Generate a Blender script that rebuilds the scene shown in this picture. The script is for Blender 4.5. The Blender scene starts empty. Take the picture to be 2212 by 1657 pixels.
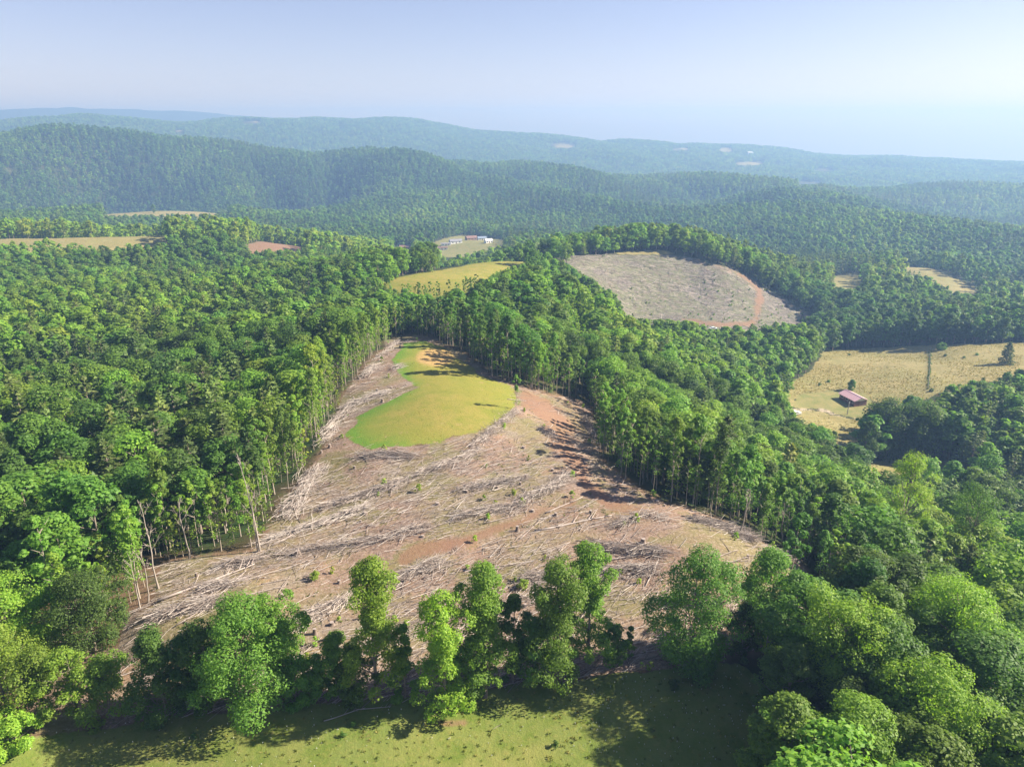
import bpy, math, random
import numpy as np
from mathutils import Vector

rng = np.random.default_rng(11)
random.seed(11)
scene = bpy.context.scene
COL = scene.collection

# ------------------------------------------------------------------ camera model
CAM_Z = 60.0
FPX, CX, CY = 1533.7, 1106.0, 828.5          # focal length and centre, in a 2212 x 1657 picture
PITCH = math.radians(19.84)
CP, SP = math.cos(PITCH), math.sin(PITCH)
SUN_EL, SUN_AZ = math.radians(35), math.radians(84)   # azimuth from +Y towards +X


def ray(px, py):
    px = np.asarray(px, float); py = np.asarray(py, float)
    a = (px - CX) / FPX; b = (CY - py) / FPX
    return a, CP + b * SP, -SP + b * CP


def project(x, y, z):
    dz = z - CAM_Z
    depth = y * CP - dz * SP
    up = y * SP + dz * CP
    depth = np.where(depth < 1, 1, depth)
    return CX + FPX * x / depth, CY - FPX * up / depth, depth


# ------------------------------------------------------------------ terrain
def ss(a, b, t):
    t = np.clip((t - a) / (b - a), 0, 1)
    return t * t * (3 - 2 * t)


_tab = np.random.default_rng(3).random((8, 256, 256))


def vnoise(x, y, scale, k=0):
    x = np.asarray(x, float) / scale + 37.1 * k; y = np.asarray(y, float) / scale + 11.7 * k
    xi = np.floor(x).astype(int); yi = np.floor(y).astype(int)
    fx = x - xi; fy = y - yi
    fx = fx * fx * (3 - 2 * fx); fy = fy * fy * (3 - 2 * fy)
    t = _tab[k % 8]
    a = t[xi % 256, yi % 256]; b = t[(xi + 1) % 256, yi % 256]
    c = t[xi % 256, (yi + 1) % 256]; d = t[(xi + 1) % 256, (yi + 1) % 256]
    return (a * (1 - fx) + b * fx) * (1 - fy) + (c * (1 - fx) + d * fx) * fy * 1.0


def fbm(x, y, scale, k=0, n=3):
    s = 0; a = 0.5; tot = 0
    for i in range(n):
        s = s + a * vnoise(x, y, scale / 2 ** i, k + i); tot += a; a *= 0.5
    return s / tot


G = 15.0   # canopy height over the ground
ctrl = []


def cz(px, py, z, canopy=False):
    """surface point seen at a picture position, at a known height"""
    dx, dy, dz = ray(px, py)
    t = (z - CAM_Z) / dz
    ctrl.append((dx * t, dy * t, z - (G if canopy else 0)))


def cd(px, py, d, off=G):
    """skyline point seen at a picture position, at a known distance"""
    dx, dy, dz = ray(px, py)
    t = d / math.hypot(dx, dy)
    ctrl.append((dx * t, dy * t, CAM_Z + dz * t - off))


def ca(azdeg, d, z):
    a = math.radians(azdeg)
    ctrl.append((d * math.sin(a), d * math.cos(a), z))


for p in [(0, 1600, 0), (500, 1560, 0), (1100, 1657, 0), (1500, 1500, 0), (300, 1350, -1), (800, 1250, 0), (1300, 1250, 0),
          (1640, 1190, -1), (560, 1190, -1), (900, 1050, 1), (1250, 1000, 0), (740, 950, 0), (1110, 880, 0), (900, 850, 1),
          (880, 745, -3), (1000, 755, -4), (850, 606, -10), (1000, 585, -12), (1100, 566, -14), (150, 514, -20), (340, 510, -20),
          (580, 531, -27), (1900, 990, -48), (1760, 900, -47), (1835, 865, -47), (1750, 830, -47), (1950, 790, -46),
          (2000, 750, -49), (2200, 745, -46), (2050, 780, -46), (1820, 610, -65), (2000, 580, -60), (2140, 635, -68),
          (1540, 705, -52), (1380, 690, -50), (1700, 690, -60), (1500, 620, -40), (1250, 560, -20), (1420, 546, -22),
          (1560, 575, -30), (1700, 640, -52), (1300, 540, -45), (1000, 522, -75), (960, 540, -78), (1080, 526, -72),
          (870, 542, -78), (350, 456, -70), (2000, 1010, -48)]:
    cz(*p)
for p in [(2212, 1657, 14), (1900, 1657, 14), (0, 1400, 14), (200, 1200, 12), (50, 1000, 8), (300, 900, 7), (550, 800, 7), (200, 750, 1),
          (500, 650, -4), (0, 650, -4), (740, 600, -2), (0, 545, -14), (400, 538, -17), (920, 640, 8), (1200, 600, 2),
          (1330, 650, -8), (1400, 720, -12), (1550, 790, -14), (1700, 950, -17), (1250, 800, 9), (1500, 900, 8),
          (1900, 1110, 0), (2100, 1250, 4), (1000, 563, -25), (890, 562, -26), (1110, 553, -32), (2212, 1400, 10), (2100, 930, -30), (2212, 900, -28), (2150, 1090, -18),
          (2000, 700, -36), (2000, 640, -42), (1300, 510, -28), (1050, 550, -45), (600, 505, -62), (350, 490, -60),
          (1200, 500, -75), (1500, 510, -70), (1700, 560, -62), (2000, 540, -65), (2200, 590, -58), (2200, 480, -95),
          (600, 400, -57), (200, 380, -42), (1000, 420, -63), (1400, 440, -62), (2250, 1200, 0)]:
    cz(*p, canopy=True)
for p in [(-200, 300, 2000), (0, 289, 2000), (150, 275, 2000), (300, 300, 2000), (500, 311, 1950), (800, 319, 1900), (1000, 326, 1800),
          (1200, 340, 1700), (1400, 365, 1600), (1650, 402, 1400), (1750, 427, 1300), (1900, 457, 1150), (2050, 490, 1000),
          (350, 488, 700), (200, 486, 700), (480, 492, 720), (60, 476, 720), (1850, 394, 2200), (2000, 393, 2200), (2212, 398, 2200), (2400, 400, 2200),
          (1600, 358, 3300), (1900, 382, 3000), (1300, 332, 3300), (1000, 300, 3600), (400, 287, 3400),
          (-200, 268, 4200), (0, 265, 4200), (200, 257, 4200), (400, 263, 4200), (600, 256, 4200), (720, 253, 4200), (850, 250, 4200), (950, 258, 4200),
          (1060, 283, 4200), (1180, 281, 4200), (1300, 301, 4200), (1400, 306, 4200), (1650, 306, 4200), (1800, 329, 4200),
          (2000, 346, 4200), (2212, 354, 4200), (2400, 350, 4200)]:
    cd(*p)
for p in [(-200, 236, 6800), (0, 235, 6800), (60, 233, 6800), (150, 230, 6800), (220, 236, 6800), (280, 236, 6800), (330, 241, 6800), (400, 238, 6800),
          (450, 243, 6800), (520, 249, 6800), (600, 252, 6800), (700, 260, 6800), (900, 300, 6800),
          (1200, 330, 6800), (1600, 345, 6800), (1780, 331, 6800), (1900, 341, 6800), (2020, 349, 6800), (2212, 362, 6800), (2400, 365, 6800)]:
    cd(*p, off=0)
for a in (-75, -45, 0, 45, 75):
    ca(a, 4, 0); ca(a, 20, 0)
for a in (-34, -15, 5, 20, 34):
    ca(a, 2750, -135); ca(a, 5400, -170); ca(a, 8500, -190)
for a, zs in ((-60, (0, -6, -14, -30, -60, 20, 70, 120)), (-85, (0, -6, -14, -30, -60, 20, 70, 120)),
              (60, (-4, -24, -40, -50, -90, -110, -120, -150)), (85, (-4, -24, -40, -50, -90, -110, -120, -150))):
    for d, z in zip((60, 130, 250, 500, 1000, 2000, 4200, 8000), zs):
        ca(a, d, z)
ca(45, 70, -2); ca(45, 100, -10); ca(-45, 80, -2); ca(-45, 160, -6)

C = np.array(ctrl)


def uv(x, y):
    d = np.maximum(np.hypot(x, y), 3.0)
    return np.arctan2(x, y), np.log(d)


def _ker(r2):
    return np.where(r2 > 1e-12, 0.5 * r2 * np.log(np.maximum(r2, 1e-12)), 0)


cu, cv = uv(C[:, 0], C[:, 1])
n = len(C)
K = _ker((cu[:, None] - cu[None]) ** 2 + (cv[:, None] - cv[None]) ** 2) + np.eye(n) * 2e-4
Pm = np.stack([np.ones(n), cu, cv], 1)
A = np.zeros((n + 3, n + 3)); A[:n, :n] = K; A[:n, n:] = Pm; A[n:, :n] = Pm.T
W = np.linalg.solve(A, np.concatenate([C[:, 2], np.zeros(3)]))


def z_exact(x, y):
    u, v = uv(x, y)
    sh = u.shape
    u = u.ravel(); v = v.ravel()
    z = np.empty(len(u))
    for i in range(0, len(u), 20000):
        s = slice(i, i + 20000)
        z[s] = _ker((u[s, None] - cu[None]) ** 2 + (v[s, None] - cv[None]) ** 2) @ W[:n] + W[n] + W[n + 1] * u[s] + W[n + 2] * v[s]
    z = z.reshape(sh)
    d = np.hypot(x, y)
    z = z + (vnoise(x, y, 13, 1) - .5) * 0.7 * ss(25, 60, d)
    rid = 1 - np.abs(2 * fbm(x + .35 * y, y * .8, 420, 2, 2) - 1) * 1.6
    az_ = np.arctan2(x, y); ld_ = np.log(np.maximum(d, 1))
    calm = 1 - np.clip(np.exp(-((az_ + .46) / .16) ** 4 - ((ld_ - 7.19) / .18) ** 4) + np.exp(-((az_ + .075) / .10) ** 4 - ((ld_ - 6.85) / .22) ** 4), 0, 1)
    z = z - calm * np.clip(rid, 0, 1) ** 2 * 78 * ss(1180, 1420, d) * (1 - .75 * ss(1600, 2100, d))
    z = z + calm * (fbm(x, y, 170, 5, 2) - .5) * 16 * ss(950, 1300, d)
    z = z + (fbm(x, y, 900, 4, 3) - .5) * 60 * ss(2500, 3300, d)
    return z


# grid lookup: azimuth x log distance
GA = np.radians(np.linspace(-88, 88, 441)); GV = np.linspace(math.log(3), math.log(7400), 700)
_u, _v = np.meshgrid(GA, GV, indexing='ij')
ZG = z_exact(np.sin(_u) * np.exp(_v), np.cos(_u) * np.exp(_v))


def zat(x, y):
    x = np.asarray(x, float); y = np.asarray(y, float)
    u, v = uv(x, y)
    fu = np.clip((u - GA[0]) / (GA[1] - GA[0]), 0, len(GA) - 1.001); fv = np.clip((v - GV[0]) / (GV[1] - GV[0]), 0, len(GV) - 1.001)
    i = fu.astype(int); j = fv.astype(int); fu = fu - i; fv = fv - j
    return (ZG[i, j] * (1 - fu) + ZG[i + 1, j] * fu) * (1 - fv) + (ZG[i, j + 1] * (1 - fu) + ZG[i + 1, j + 1] * fu) * fv


def cast(px, py, dmin=25.0, dmax=14000.0):
    """where the line of sight through a picture position meets the ground (first hit past dmin)"""
    dx, dy, dz = [float(q) for q in ray(px, py)]
    h = math.hypot(dx, dy)
    d = np.exp(np.linspace(math.log(dmin), math.log(dmax), 4000))
    x = dx / h * d; y = dy / h * d; zr = CAM_Z + dz / h * d
    below = zr <= zat(x, y)
    i = int(np.argmax(below)) if below.any() else len(d) - 1
    return float(x[i]), float(y[i]), float(zat(x[i], y[i]))


# ------------------------------------------------------------------ regions of the ground (outlines drawn on the photograph, laid on the terrain)
def inpoly(px, py, poly):
    poly = np.asarray(poly, float)
    c = np.zeros(px.shape, bool)
    x1, y1 = poly[-1]
    for x2, y2 in poly:
        cond = ((y2 > py) != (y1 > py))
        with np.errstate(divide='ignore', invalid='ignore'):
            xi = (x1 - x2) * (py - y2) / (y1 - y2 + 1e-12) + x2
        c ^= cond & (px < xi)
        x1, y1 = x2, y2
    return c


def ell(cx, cy, rx, ry, k=14):
    return [(cx + rx * math.cos(2 * math.pi * i / k), cy + ry * math.sin(2 * math.pi * i / k)) for i in range(k)]


def ribbon(pts, w):
    pts = np.asarray(pts, float); w = np.broadcast_to(np.asarray(w, float), (len(pts),))
    t = np.gradient(pts, axis=0); nrm = np.stack([-t[:, 1], t[:, 0]], 1); nrm /= np.linalg.norm(nrm, axis=1)[:, None] + 1e-9
    return [tuple(p) for p in pts + nrm * w[:, None] / 2] + [tuple(p) for p in (pts - nrm * w[:, None] / 2)[::-1]]


CLEAR_POLY = [(255, 1400), (250, 1330), (330, 1300), (350, 1222), (420, 1203), (560, 1195), (605, 1120), (620, 1060), (690, 960), (725, 890), (785, 800),
              (845, 735), (900, 726), (935, 733), (1000, 765), (1100, 832), (1250, 868), (1275, 900), (1290, 1000), (1400, 1060), (1520, 1110),
              (1640, 1165), (1720, 1200), (1720, 1300), (1650, 1400), (1500, 1432), (1200, 1470), (900, 1500), (600, 1520), (250, 1560),
              (60, 1590), (60, 1480), (180, 1420)]
HAY_POLY = [(868, 742), (920, 737), (960, 747), (1000, 778), (1060, 812), (1112, 842), (1118, 880), (1080, 907), (1030, 932), (960, 952), (880, 967),
            (800, 971), (750, 957), (735, 932), (768, 897), (830, 872), (880, 852), (897, 836), (872, 815), (852, 790), (858, 762)]
# name, outline, nearest and farthest distance, surface kind
REG = [
    ('dirt_track', ribbon([(1125, 852), (1170, 878), (1210, 930), (1230, 985), (1262, 1040), (1320, 1085), (1420, 1110)], [24, 40, 36, 28, 26, 22, 16]), 60, 300, 'red'),
    ('dirt_track', ribbon([(850, 1212), (930, 1185), (1040, 1150), (1150, 1112), (1250, 1085)], [28, 28, 18, 12, 12]), 60, 300, 'red'),
    ('hay_field', HAY_POLY, 60, 300, 'hay'),
    ('cleared_ground', CLEAR_POLY, 40, 300, 'clear'),
    ('pasture', [(-400, 1720), (-60, 1612), (0, 1600), (250, 1560), (600, 1520), (900, 1500), (1200, 1470), (1500, 1432), (1600, 1440), (1650, 1500),
                 (1650, 1600), (1640, 1900), (1500, 3500), (-600, 3500)], 10, 120, 'pasture'),
    ('meadow', [(812, 606), (860, 599), (950, 585), (1040, 567), (1150, 559), (1180, 565), (1110, 580), (1060, 606), (1010, 640), (940, 690), (860, 640)], 290, 460, 'hay'),
    ('dirt_track', ribbon([(1500, 564), (1570, 580), (1618, 604), (1640, 622), (1641, 650), (1632, 690), (1615, 706)], [8, 8, 10, 14, 15, 14, 14]), 380, 600, 'red'),
    ('dirt_track', ribbon([(1615, 700), (1560, 702), (1510, 695), (1470, 690)], [10, 10, 10, 8]), 360, 600, 'red'),
    ('meadow', [(1320, 549), (1360, 543), (1420, 541), (1452, 543), (1460, 551), (1400, 552)], 380, 640, 'dry'),
    ('cleared_hillside', [(1205, 556), (1300, 551), (1420, 544), (1500, 558), (1580, 578), (1640, 616), (1700, 650), (1768, 690), (1760, 730), (1540, 760), (1430, 750),
                          (1395, 710), (1345, 690), (1330, 640), (1285, 605), (1235, 577)], 370, 640, 'clear2'),
    ('dirt_track', [(1040, 572), (1160, 560), (1180, 563), (1100, 578)], 300, 520, 'red'),
    ('gravel_lane', ribbon([(1700, 884), (1760, 884), (1820, 900), (1870, 912), (1900, 930)], [4, 4, 4, 5, 5]), 200, 400, 'lane'),
    ('mown_grass', [(1725, 852), (1800, 842), (1880, 852), (1890, 880), (1870, 912), (1760, 884), (1720, 880)], 200, 400, 'green'),
    ('meadow', [(1690, 830), (1760, 800), (1772, 761), (1850, 755), (2000, 746), (2400, 737), (2400, 800), (2120, 828), (2030, 850), (1960, 880), (1900, 910),
                (1860, 940), (1860, 1000), (2000, 985), (2070, 1010), (2020, 1090), (1860, 1090), (1780, 960), (1690, 900)], 180, 460, 'dry'),
    ('meadow', [(1785, 602), (1850, 589), (1868, 598), (1850, 630), (1810, 640)], 480, 760, 'dry'),
    ('meadow', [(1932, 574), (1960, 566), (1990, 567), (2040, 592), (2110, 622), (2130, 645), (2080, 645), (2010, 610), (1960, 590)], 460, 800, 'dry'),
    ('meadow', [(2150, 632), (2212, 628), (2400, 640), (2400, 662), (2160, 650)], 460, 800, 'dry'),
    ('meadow', [(925, 530), (955, 516), (1000, 508), (1040, 512), (1098, 520), (1098, 530), (1060, 548), (1020, 570), (950, 575), (930, 552)], 740, 1100, 'green'),
    ('meadow', [(845, 534), (895, 536), (890, 556), (850, 556)], 740, 1100, 'green'),
    ('meadow', [(220, 455), (258, 447), (300, 445), (350, 450), (490, 446), (495, 462), (450, 478), (340, 482), (225, 478)], 950, 1500, 'dry'),
    ('meadow', [(-400, 513), (350, 509), (372, 515), (345, 550), (-400, 566)], 470, 700, 'dry'),
    ('dirt_bank', [(530, 527), (560, 522), (620, 520), (665, 528), (650, 560), (540, 562)], 470, 680, 'red'),
    ('meadow', [(5, 370), (45, 366), (45, 377), (10, 380)], 1200, 2000, 'dry'),
    ('meadow', ell(1217, 315, 28, 6), 3200, 4600, 'dry'), ('meadow', ell(1620, 354, 34, 4), 2400, 4600, 'dry'),
    ('meadow', ell(1568, 325, 16, 6), 3000, 4600, 'dry'), ('meadow', ell(1470, 323, 20, 3), 3000, 4600, 'dry'),
    ('meadow', ell(545, 265, 24, 3), 3000, 4600, 'dry'), ('meadow', ell(1780, 368, 22, 4), 2400, 4600, 'dry'), ('meadow', ell(1745, 396, 30, 4), 2300, 4600, 'dry'),
    ('meadow', ell(95, 291, 14, 2.5), 2300, 4600, 'dry'), ('meadow', ell(388, 284, 14, 2.5), 2300, 4600, 'dry'),
]
# what the photograph shows of the open ground: no tree stands in front of these
VIS = [(520, [(812, 606), (860, 599), (950, 585), (1040, 567), (1150, 559), (1050, 590), (1020, 610), (925, 630), (840, 612)]),
       (640, [(-50, 512), (350, 509), (368, 515), (340, 522), (200, 528), (90, 520), (-50, 522)]),
       (1500, [(222, 457), (258, 447), (490, 446), (494, 457), (450, 463), (225, 465)]),
       (1100, [(945, 545), (960, 517), (1000, 509), (1095, 521), (1088, 530), (1040, 538), (1000, 549), (960, 556)]),
       (1100, [(850, 535), (892, 536), (888, 546), (852, 545)]),
       (640, [(1215, 556), (1420, 546), (1500, 560), (1580, 580), (1640, 618), (1760, 690), (1700, 690), (1540, 705), (1480, 690), (1390, 685), (1345, 660), (1335, 630), (1290, 600)]),
       (460, [(1705, 840), (1770, 800), (1775, 765), (1850, 757), (2230, 742), (2230, 790), (2110, 812), (2035, 830), (2010, 845), (1890, 862), (1860, 890), (1845, 920), (1850, 950), (1780, 910), (1720, 890)]),
       (245, [(1880, 975), (1990, 980), (2000, 1010), (1900, 1010)]),
       (800, [(1790, 603), (1850, 592), (1862, 600), (1840, 620)]),
       (800, [(1938, 573), (1975, 566), (2010, 580), (2105, 625), (2110, 632), (2070, 630), (2010, 595)]),
       (800, [(2160, 632), (2230, 628), (2230, 638)]),
       (700, [(535, 530), (560, 524), (620, 522), (655, 528), (650, 535), (545, 538)])]


FARVIS = [(4600, ell(1217, 315, 27, 5)), (4600, ell(1620, 354, 30, 3.5)), (4600, ell(1568, 325, 15, 5)), (4600, ell(1470, 323, 18, 2.5)), (4600, ell(545, 265, 20, 2.5)),
          (4600, ell(1780, 368, 20, 3)), (4600, ell(1745, 396, 26, 3.5)), (4600, ell(95, 291, 12, 2.5)), (4600, ell(388, 284, 12, 2.5))]


def in_front(x, y, z, h, wd, views=None):
    d = np.hypot(x, y)
    bad = np.zeros(x.shape, bool)
    for q in (1.0, .75, .45):
        for o in (-.4, 0, .4):
            px, py, _ = project(x + o * wd, y, z + h * q)
            for dm, poly in (views or VIS):
                bad |= (d < dm) & inpoly(px, py, poly)
    return bad


KINDS = ['forest', 'pasture', 'clear', 'hay', 'dry', 'clear2', 'red', 'green', 'lane']


def regions(x, y, jitter=1.0):
    """index into REG (+1) of the ground at x, y; 0 = forest floor"""
    z = zat(x, y)
    px, py, dep = project(x, y, z)
    d = np.hypot(x, y)
    j = jitter * FPX / np.maximum(dep, 30)
    px = px + (vnoise(x, y, 4, 5) - .5) * 2.2 * j + (vnoise(x, y, 14, 6) - .5) * 3 * j
    py = py + (vnoise(x, y, 5, 7) - .5) * 0.9 * j
    out = np.zeros(px.shape, int)
    for i in range(len(REG) - 1, -1, -1):
        _, poly, d0, d1, _ = REG[i]
        m = inpoly(px, py, poly) & (d >= d0) & (d <= d1)
        out[m] = i + 1
    return out


def region_kind(r):
    k = np.array([0] + [KINDS.index(q[4]) for q in REG])
    return k[r]


# ------------------------------------------------------------------ mesh helpers
def new_mesh(name, V, F, mats=(), mi=None, smooth=False, attrs=None):
    """V (n,3); F (m,k) quads or tris, or a list of such arrays"""
    me = bpy.data.meshes.new(name)
    Fs = F if isinstance(F, list) else [F]
    Fs = [np.asarray(f, np.int32) for f in Fs if len(f)]
    V = np.asarray(V, np.float32)
    me.vertices.add(len(V)); me.vertices.foreach_set('co', V.ravel())
    nl = sum(f.size for f in Fs); npoly = sum(len(f) for f in Fs)
    me.loops.add(nl); me.loops.foreach_set('vertex_index', np.concatenate([f.ravel() for f in Fs]))
    me.polygons.add(npoly)
    sizes = np.concatenate([np.full(len(f), f.shape[1], np.int32) for f in Fs])
    starts = np.concatenate([[0], np.cumsum(sizes)[:-1]]).astype(np.int32)
    me.polygons.foreach_set('loop_start', starts)
    for m in mats:
        me.materials.append(m)
    if mi is not None:
        me.polygons.foreach_set('material_index', np.asarray(mi, np.int32))
    if smooth is not False:
        me.polygons.foreach_set('use_smooth', np.full(npoly, True) if smooth is True else np.asarray(smooth, bool))
    for nm, arr in (attrs or {}).items():
        arr = np.asarray(arr, np.float32)
        if arr.ndim == 1:
            a = me.attributes.new(nm, 'FLOAT', 'POINT'); a.data.foreach_set('value', arr)
        elif arr.shape[1] == 3:
            a = me.attributes.new(nm, 'FLOAT_VECTOR', 'POINT'); a.data.foreach_set('vector', arr.ravel())
        else:
            a = me.attributes.new(nm, 'FLOAT_COLOR', 'POINT'); a.data.foreach_set('color', arr.ravel())
    me.update()
    return me


def link(name, me, parent=None, label=None, cat=None, group=None, kind=None):
    o = bpy.data.objects.new(name, me)
    COL.objects.link(o)
    if parent is not None:
        o.parent = parent
    if label: o['label'] = label
    if cat: o['category'] = cat
    if group: o['group'] = group
    if kind: o['kind'] = kind
    return o


class MB:
    """collects boxes, prisms and tubes of one material into one mesh"""

    def __init__(s): s.V = []; s.F = []; s.n = 0

    def add(s, V, F):
        V = np.asarray(V, float)
        s.V.append(V); s.F += [[i + s.n for i in f] for f in F]; s.n += len(V)

    def box(s, c, sz, rot=0.0):
        c = np.asarray(c, float); h = np.asarray(sz, float) / 2
        v = np.array([[i, j, k] for k in (-1, 1) for j in (-1, 1) for i in (-1, 1)], float) * h
        cs, sn = math.cos(rot), math.sin(rot)
        v[:, :2] = v[:, :2] @ np.array([[cs, sn], [-sn, cs]])
        s.add(v + c, [(0, 2, 3, 1), (4, 5, 7, 6), (0, 1, 5, 4), (2, 6, 7, 3), (0, 4, 6, 2), (1, 3, 7, 5)])

    def prism(s, prof, y0, y1):
        k = len(prof)
        v = [(p[0], y0, p[1]) for p in prof] + [(p[0], y1, p[1]) for p in prof]
        f = [tuple(range(k - 1, -1, -1)), tuple(range(k, 2 * k))] + [(i, (i + 1) % k, k + (i + 1) % k, k + i) for i in range(k)]
        s.add(v, [tuple(reversed(q)) for q in f])

    def tube(s, pts, rad, sides=8):
        V, F = tube(pts, rad, sides)
        s.add(V, [tuple(q) for q in F])

    def mesh(s, name, mat):
        me = bpy.data.meshes.new(name)
        me.from_pydata([tuple(v) for v in np.concatenate(s.V)], [], s.F)
        me.materials.append(mat); me.update()
        return me


def tube(pts, rad, sides=6):
    pts = np.asarray(pts, float); rad = np.broadcast_to(np.asarray(rad, float), (len(pts),))
    t = np.gradient(pts, axis=0); t /= np.linalg.norm(t, axis=1)[:, None] + 1e-9
    ref = np.where(np.abs(t[:, 2:3]) > .9, np.array([[1., 0, 0]]), np.array([[0, 0, 1.]]))
    a = np.cross(t, ref); a /= np.linalg.norm(a, axis=1)[:, None] + 1e-9
    b = np.cross(t, a)
    th = np.arange(sides) * 2 * math.pi / sides
    V = (pts[:, None] + rad[:, None, None] * (np.cos(th)[None, :, None] * a[:, None] + np.sin(th)[None, :, None] * b[:, None])).reshape(-1, 3)
    m = len(pts); i = np.arange(m - 1)[:, None] * sides; j = np.arange(sides)[None]; j2 = (j + 1) % sides
    F = np.stack([i + j, i + j2, i + sides + j2, i + sides + j], -1).reshape(-1, 4)
    return V, F


def sticks(P0, P1, r0, r1, bend, sides=4, segs=2, r=rng):
    """many tapered bent rods at once"""
    N = len(P0); t = np.linspace(0, 1, segs + 1)
    mid = (r.random((N, 1, 3)) - .5) * 2 * bend[:, None, None]
    C_ = P0[:, None] * (1 - t)[None, :, None] + P1[:, None] * t[None, :, None] + mid * (4 * t * (1 - t))[None, :, None]
    d = P1 - P0; d /= np.linalg.norm(d, axis=1)[:, None] + 1e-9
    ref = np.where(np.abs(d[:, 2:3]) > .9, np.array([[1., 0, 0]]), np.array([[0, 0, 1.]]))
    a = np.cross(d, ref); a /= np.linalg.norm(a, axis=1)[:, None]; b = np.cross(d, a)
    th = np.arange(sides) * 2 * math.pi / sides
    off = np.cos(th)[None, :, None] * a[:, None] + np.sin(th)[None, :, None] * b[:, None]
    rad = r0[:, None] * (1 - t)[None] + r1[:, None] * t[None]
    V = (C_[:, :, None] + rad[:, :, None, None] * off[:, None]).reshape(-1, 3)
    base = (np.arange(N) * (segs + 1) * sides)[:, None, None]
    i = (np.arange(segs) * sides)[None, :, None]; j = np.arange(sides)[None, None]; j2 = (j + 1) % sides
    F = np.stack([base + i + j, base + i + j2, base + i + sides + j2, base + i + sides + j], -1).reshape(-1, 4)
    return V, F, (segs + 1) * sides


# ------------------------------------------------------------------ materials
def mat(name):
    m = bpy.data.materials.new(name); m.use_nodes = True
    nt = m.node_tree; nt.nodes.clear()
    return m, nt


class N:
    def __init__(s, nt): s.nt = nt

    def new(s, t, **kw):
        n_ = s.nt.nodes.new(t)
        for k, v in kw.items(): setattr(n_, k, v)
        return n_

    def put(s, sock, v):
        if isinstance(v, bpy.types.NodeSocket): s.nt.links.new(v, sock)
        elif isinstance(v, (tuple, list)) and len(v) == 3 and sock.type == 'RGBA': sock.default_value = (*v, 1)
        else: sock.default_value = v

    def mix(s, f, a, b, blend='MIX'):
        n_ = s.new('ShaderNodeMix', data_type='RGBA', blend_type=blend)
        s.put(n_.inputs[0], f); s.put(n_.inputs[6], a); s.put(n_.inputs[7], b)
        return n_.outputs[2]

    def math(s, op, a, b=0.0, clamp=False):
        n_ = s.new('ShaderNodeMath', operation=op); n_.use_clamp = clamp
        s.put(n_.inputs[0], a); s.put(n_.inputs[1], b)
        return n_.outputs[0]

    def noise(s, vec, scale, detail=4, rough=.6, dist=0):
        n_ = s.new('ShaderNodeTexNoise'); s.put(n_.inputs['Vector'], vec)
        n_.inputs['Scale'].default_value = scale; n_.inputs['Detail'].default_value = detail
        n_.inputs['Roughness'].default_value = rough; n_.inputs['Distortion'].default_value = dist
        return n_.outputs[0]

    def ramp(s, f, a, b):
        n_ = s.new('ShaderNodeMapRange'); n_.interpolation_type = 'SMOOTHSTEP'
        s.put(n_.inputs[0], f); n_.inputs[1].default_value = a; n_.inputs[2].default_value = b
        return n_.outputs[0]

    def colors(s, f, stops):
        n_ = s.new('ShaderNodeValToRGB'); cr = n_.color_ramp
        while len(cr.elements) < len(stops): cr.elements.new(.5)
        for e, (p, c) in zip(cr.elements, stops):
            e.position = p; e.color = (*c, 1)
        s.put(n_.inputs[0], f)
        return n_.outputs[0]

    def attr(s, name, t='GEOMETRY', out='Fac'):
        n_ = s.new('ShaderNodeAttribute', attribute_type=t, attribute_name=name)
        return n_.outputs[out]


def simple(name, col, rough=.8, var=.25, scale=3.0, metal=0, bump=0.0):
    m, nt = mat(name); k = N(nt)
    tc = k.new('ShaderNodeTexCoord').outputs['Object']
    f = k.noise(tc, scale, 4, .65)
    c = k.mix(f, tuple(q * (1 - var) for q in col), tuple(min(1, q * (1 + var)) for q in col))
    b = k.new('ShaderNodeBsdfPrincipled'); k.put(b.inputs['Base Color'], c)
    b.inputs['Roughness'].default_value = rough; b.inputs['Metallic'].default_value = metal
    if bump:
        bp = k.new('ShaderNodeBump'); bp.inputs['Strength'].default_value = bump; k.put(bp.inputs['Height'], f)
        k.put(b.inputs['Normal'], bp.outputs[0])
    o = k.new('ShaderNodeOutputMaterial'); nt.links.new(b.outputs[0], o.inputs[0])
    return m


def leaf_material(name, stops, trans=.35, gloss=.0):
    m, nt = mat(name); k = N(nt)
    tint = k.attr('tint', 'INSTANCER')
    rnd = k.new('ShaderNodeObjectInfo').outputs['Random']
    geo = k.new('ShaderNodeNewGeometry')
    ri = geo.outputs['Random Per Island']
    f = k.math('ADD', tint, k.math('MULTIPLY', k.math('SUBTRACT', rnd, .5), .16))
    f = k.math('ADD', f, k.math('MULTIPLY', k.math('SUBTRACT', ri, .5), .30), clamp=True)
    c = k.colors(f, stops)
    # a little hue and value difference from tree to tree
    hs = k.new('ShaderNodeHueSaturation')
    k.put(hs.inputs['Hue'], k.math('ADD', k.math('MULTIPLY', rnd, .04), .48))
    k.put(hs.inputs['Value'], k.math('ADD', k.math('MULTIPLY', rnd, .3), .85))
    k.put(hs.inputs['Color'], c)
    c = hs.outputs[0]
    b = k.new('ShaderNodeBsdfPrincipled'); k.put(b.inputs['Base Color'], c)
    b.inputs['Roughness'].default_value = .55; b.inputs['Specular IOR Level'].default_value = .25
    t = k.new('ShaderNodeBsdfTranslucent')
    k.put(t.inputs['Color'], k.mix(1.0, c, (1.25, 1.35, .55), 'MULTIPLY'))
    mx = k.new('ShaderNodeMixShader'); mx.inputs[0].default_value = trans
    nt.links.new(b.outputs[0], mx.inputs[1]); nt.links.new(t.outputs[0], mx.inputs[2])
    o = k.new('ShaderNodeOutputMaterial'); nt.links.new(mx.outputs[0], o.inputs[0])
    return m


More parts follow.
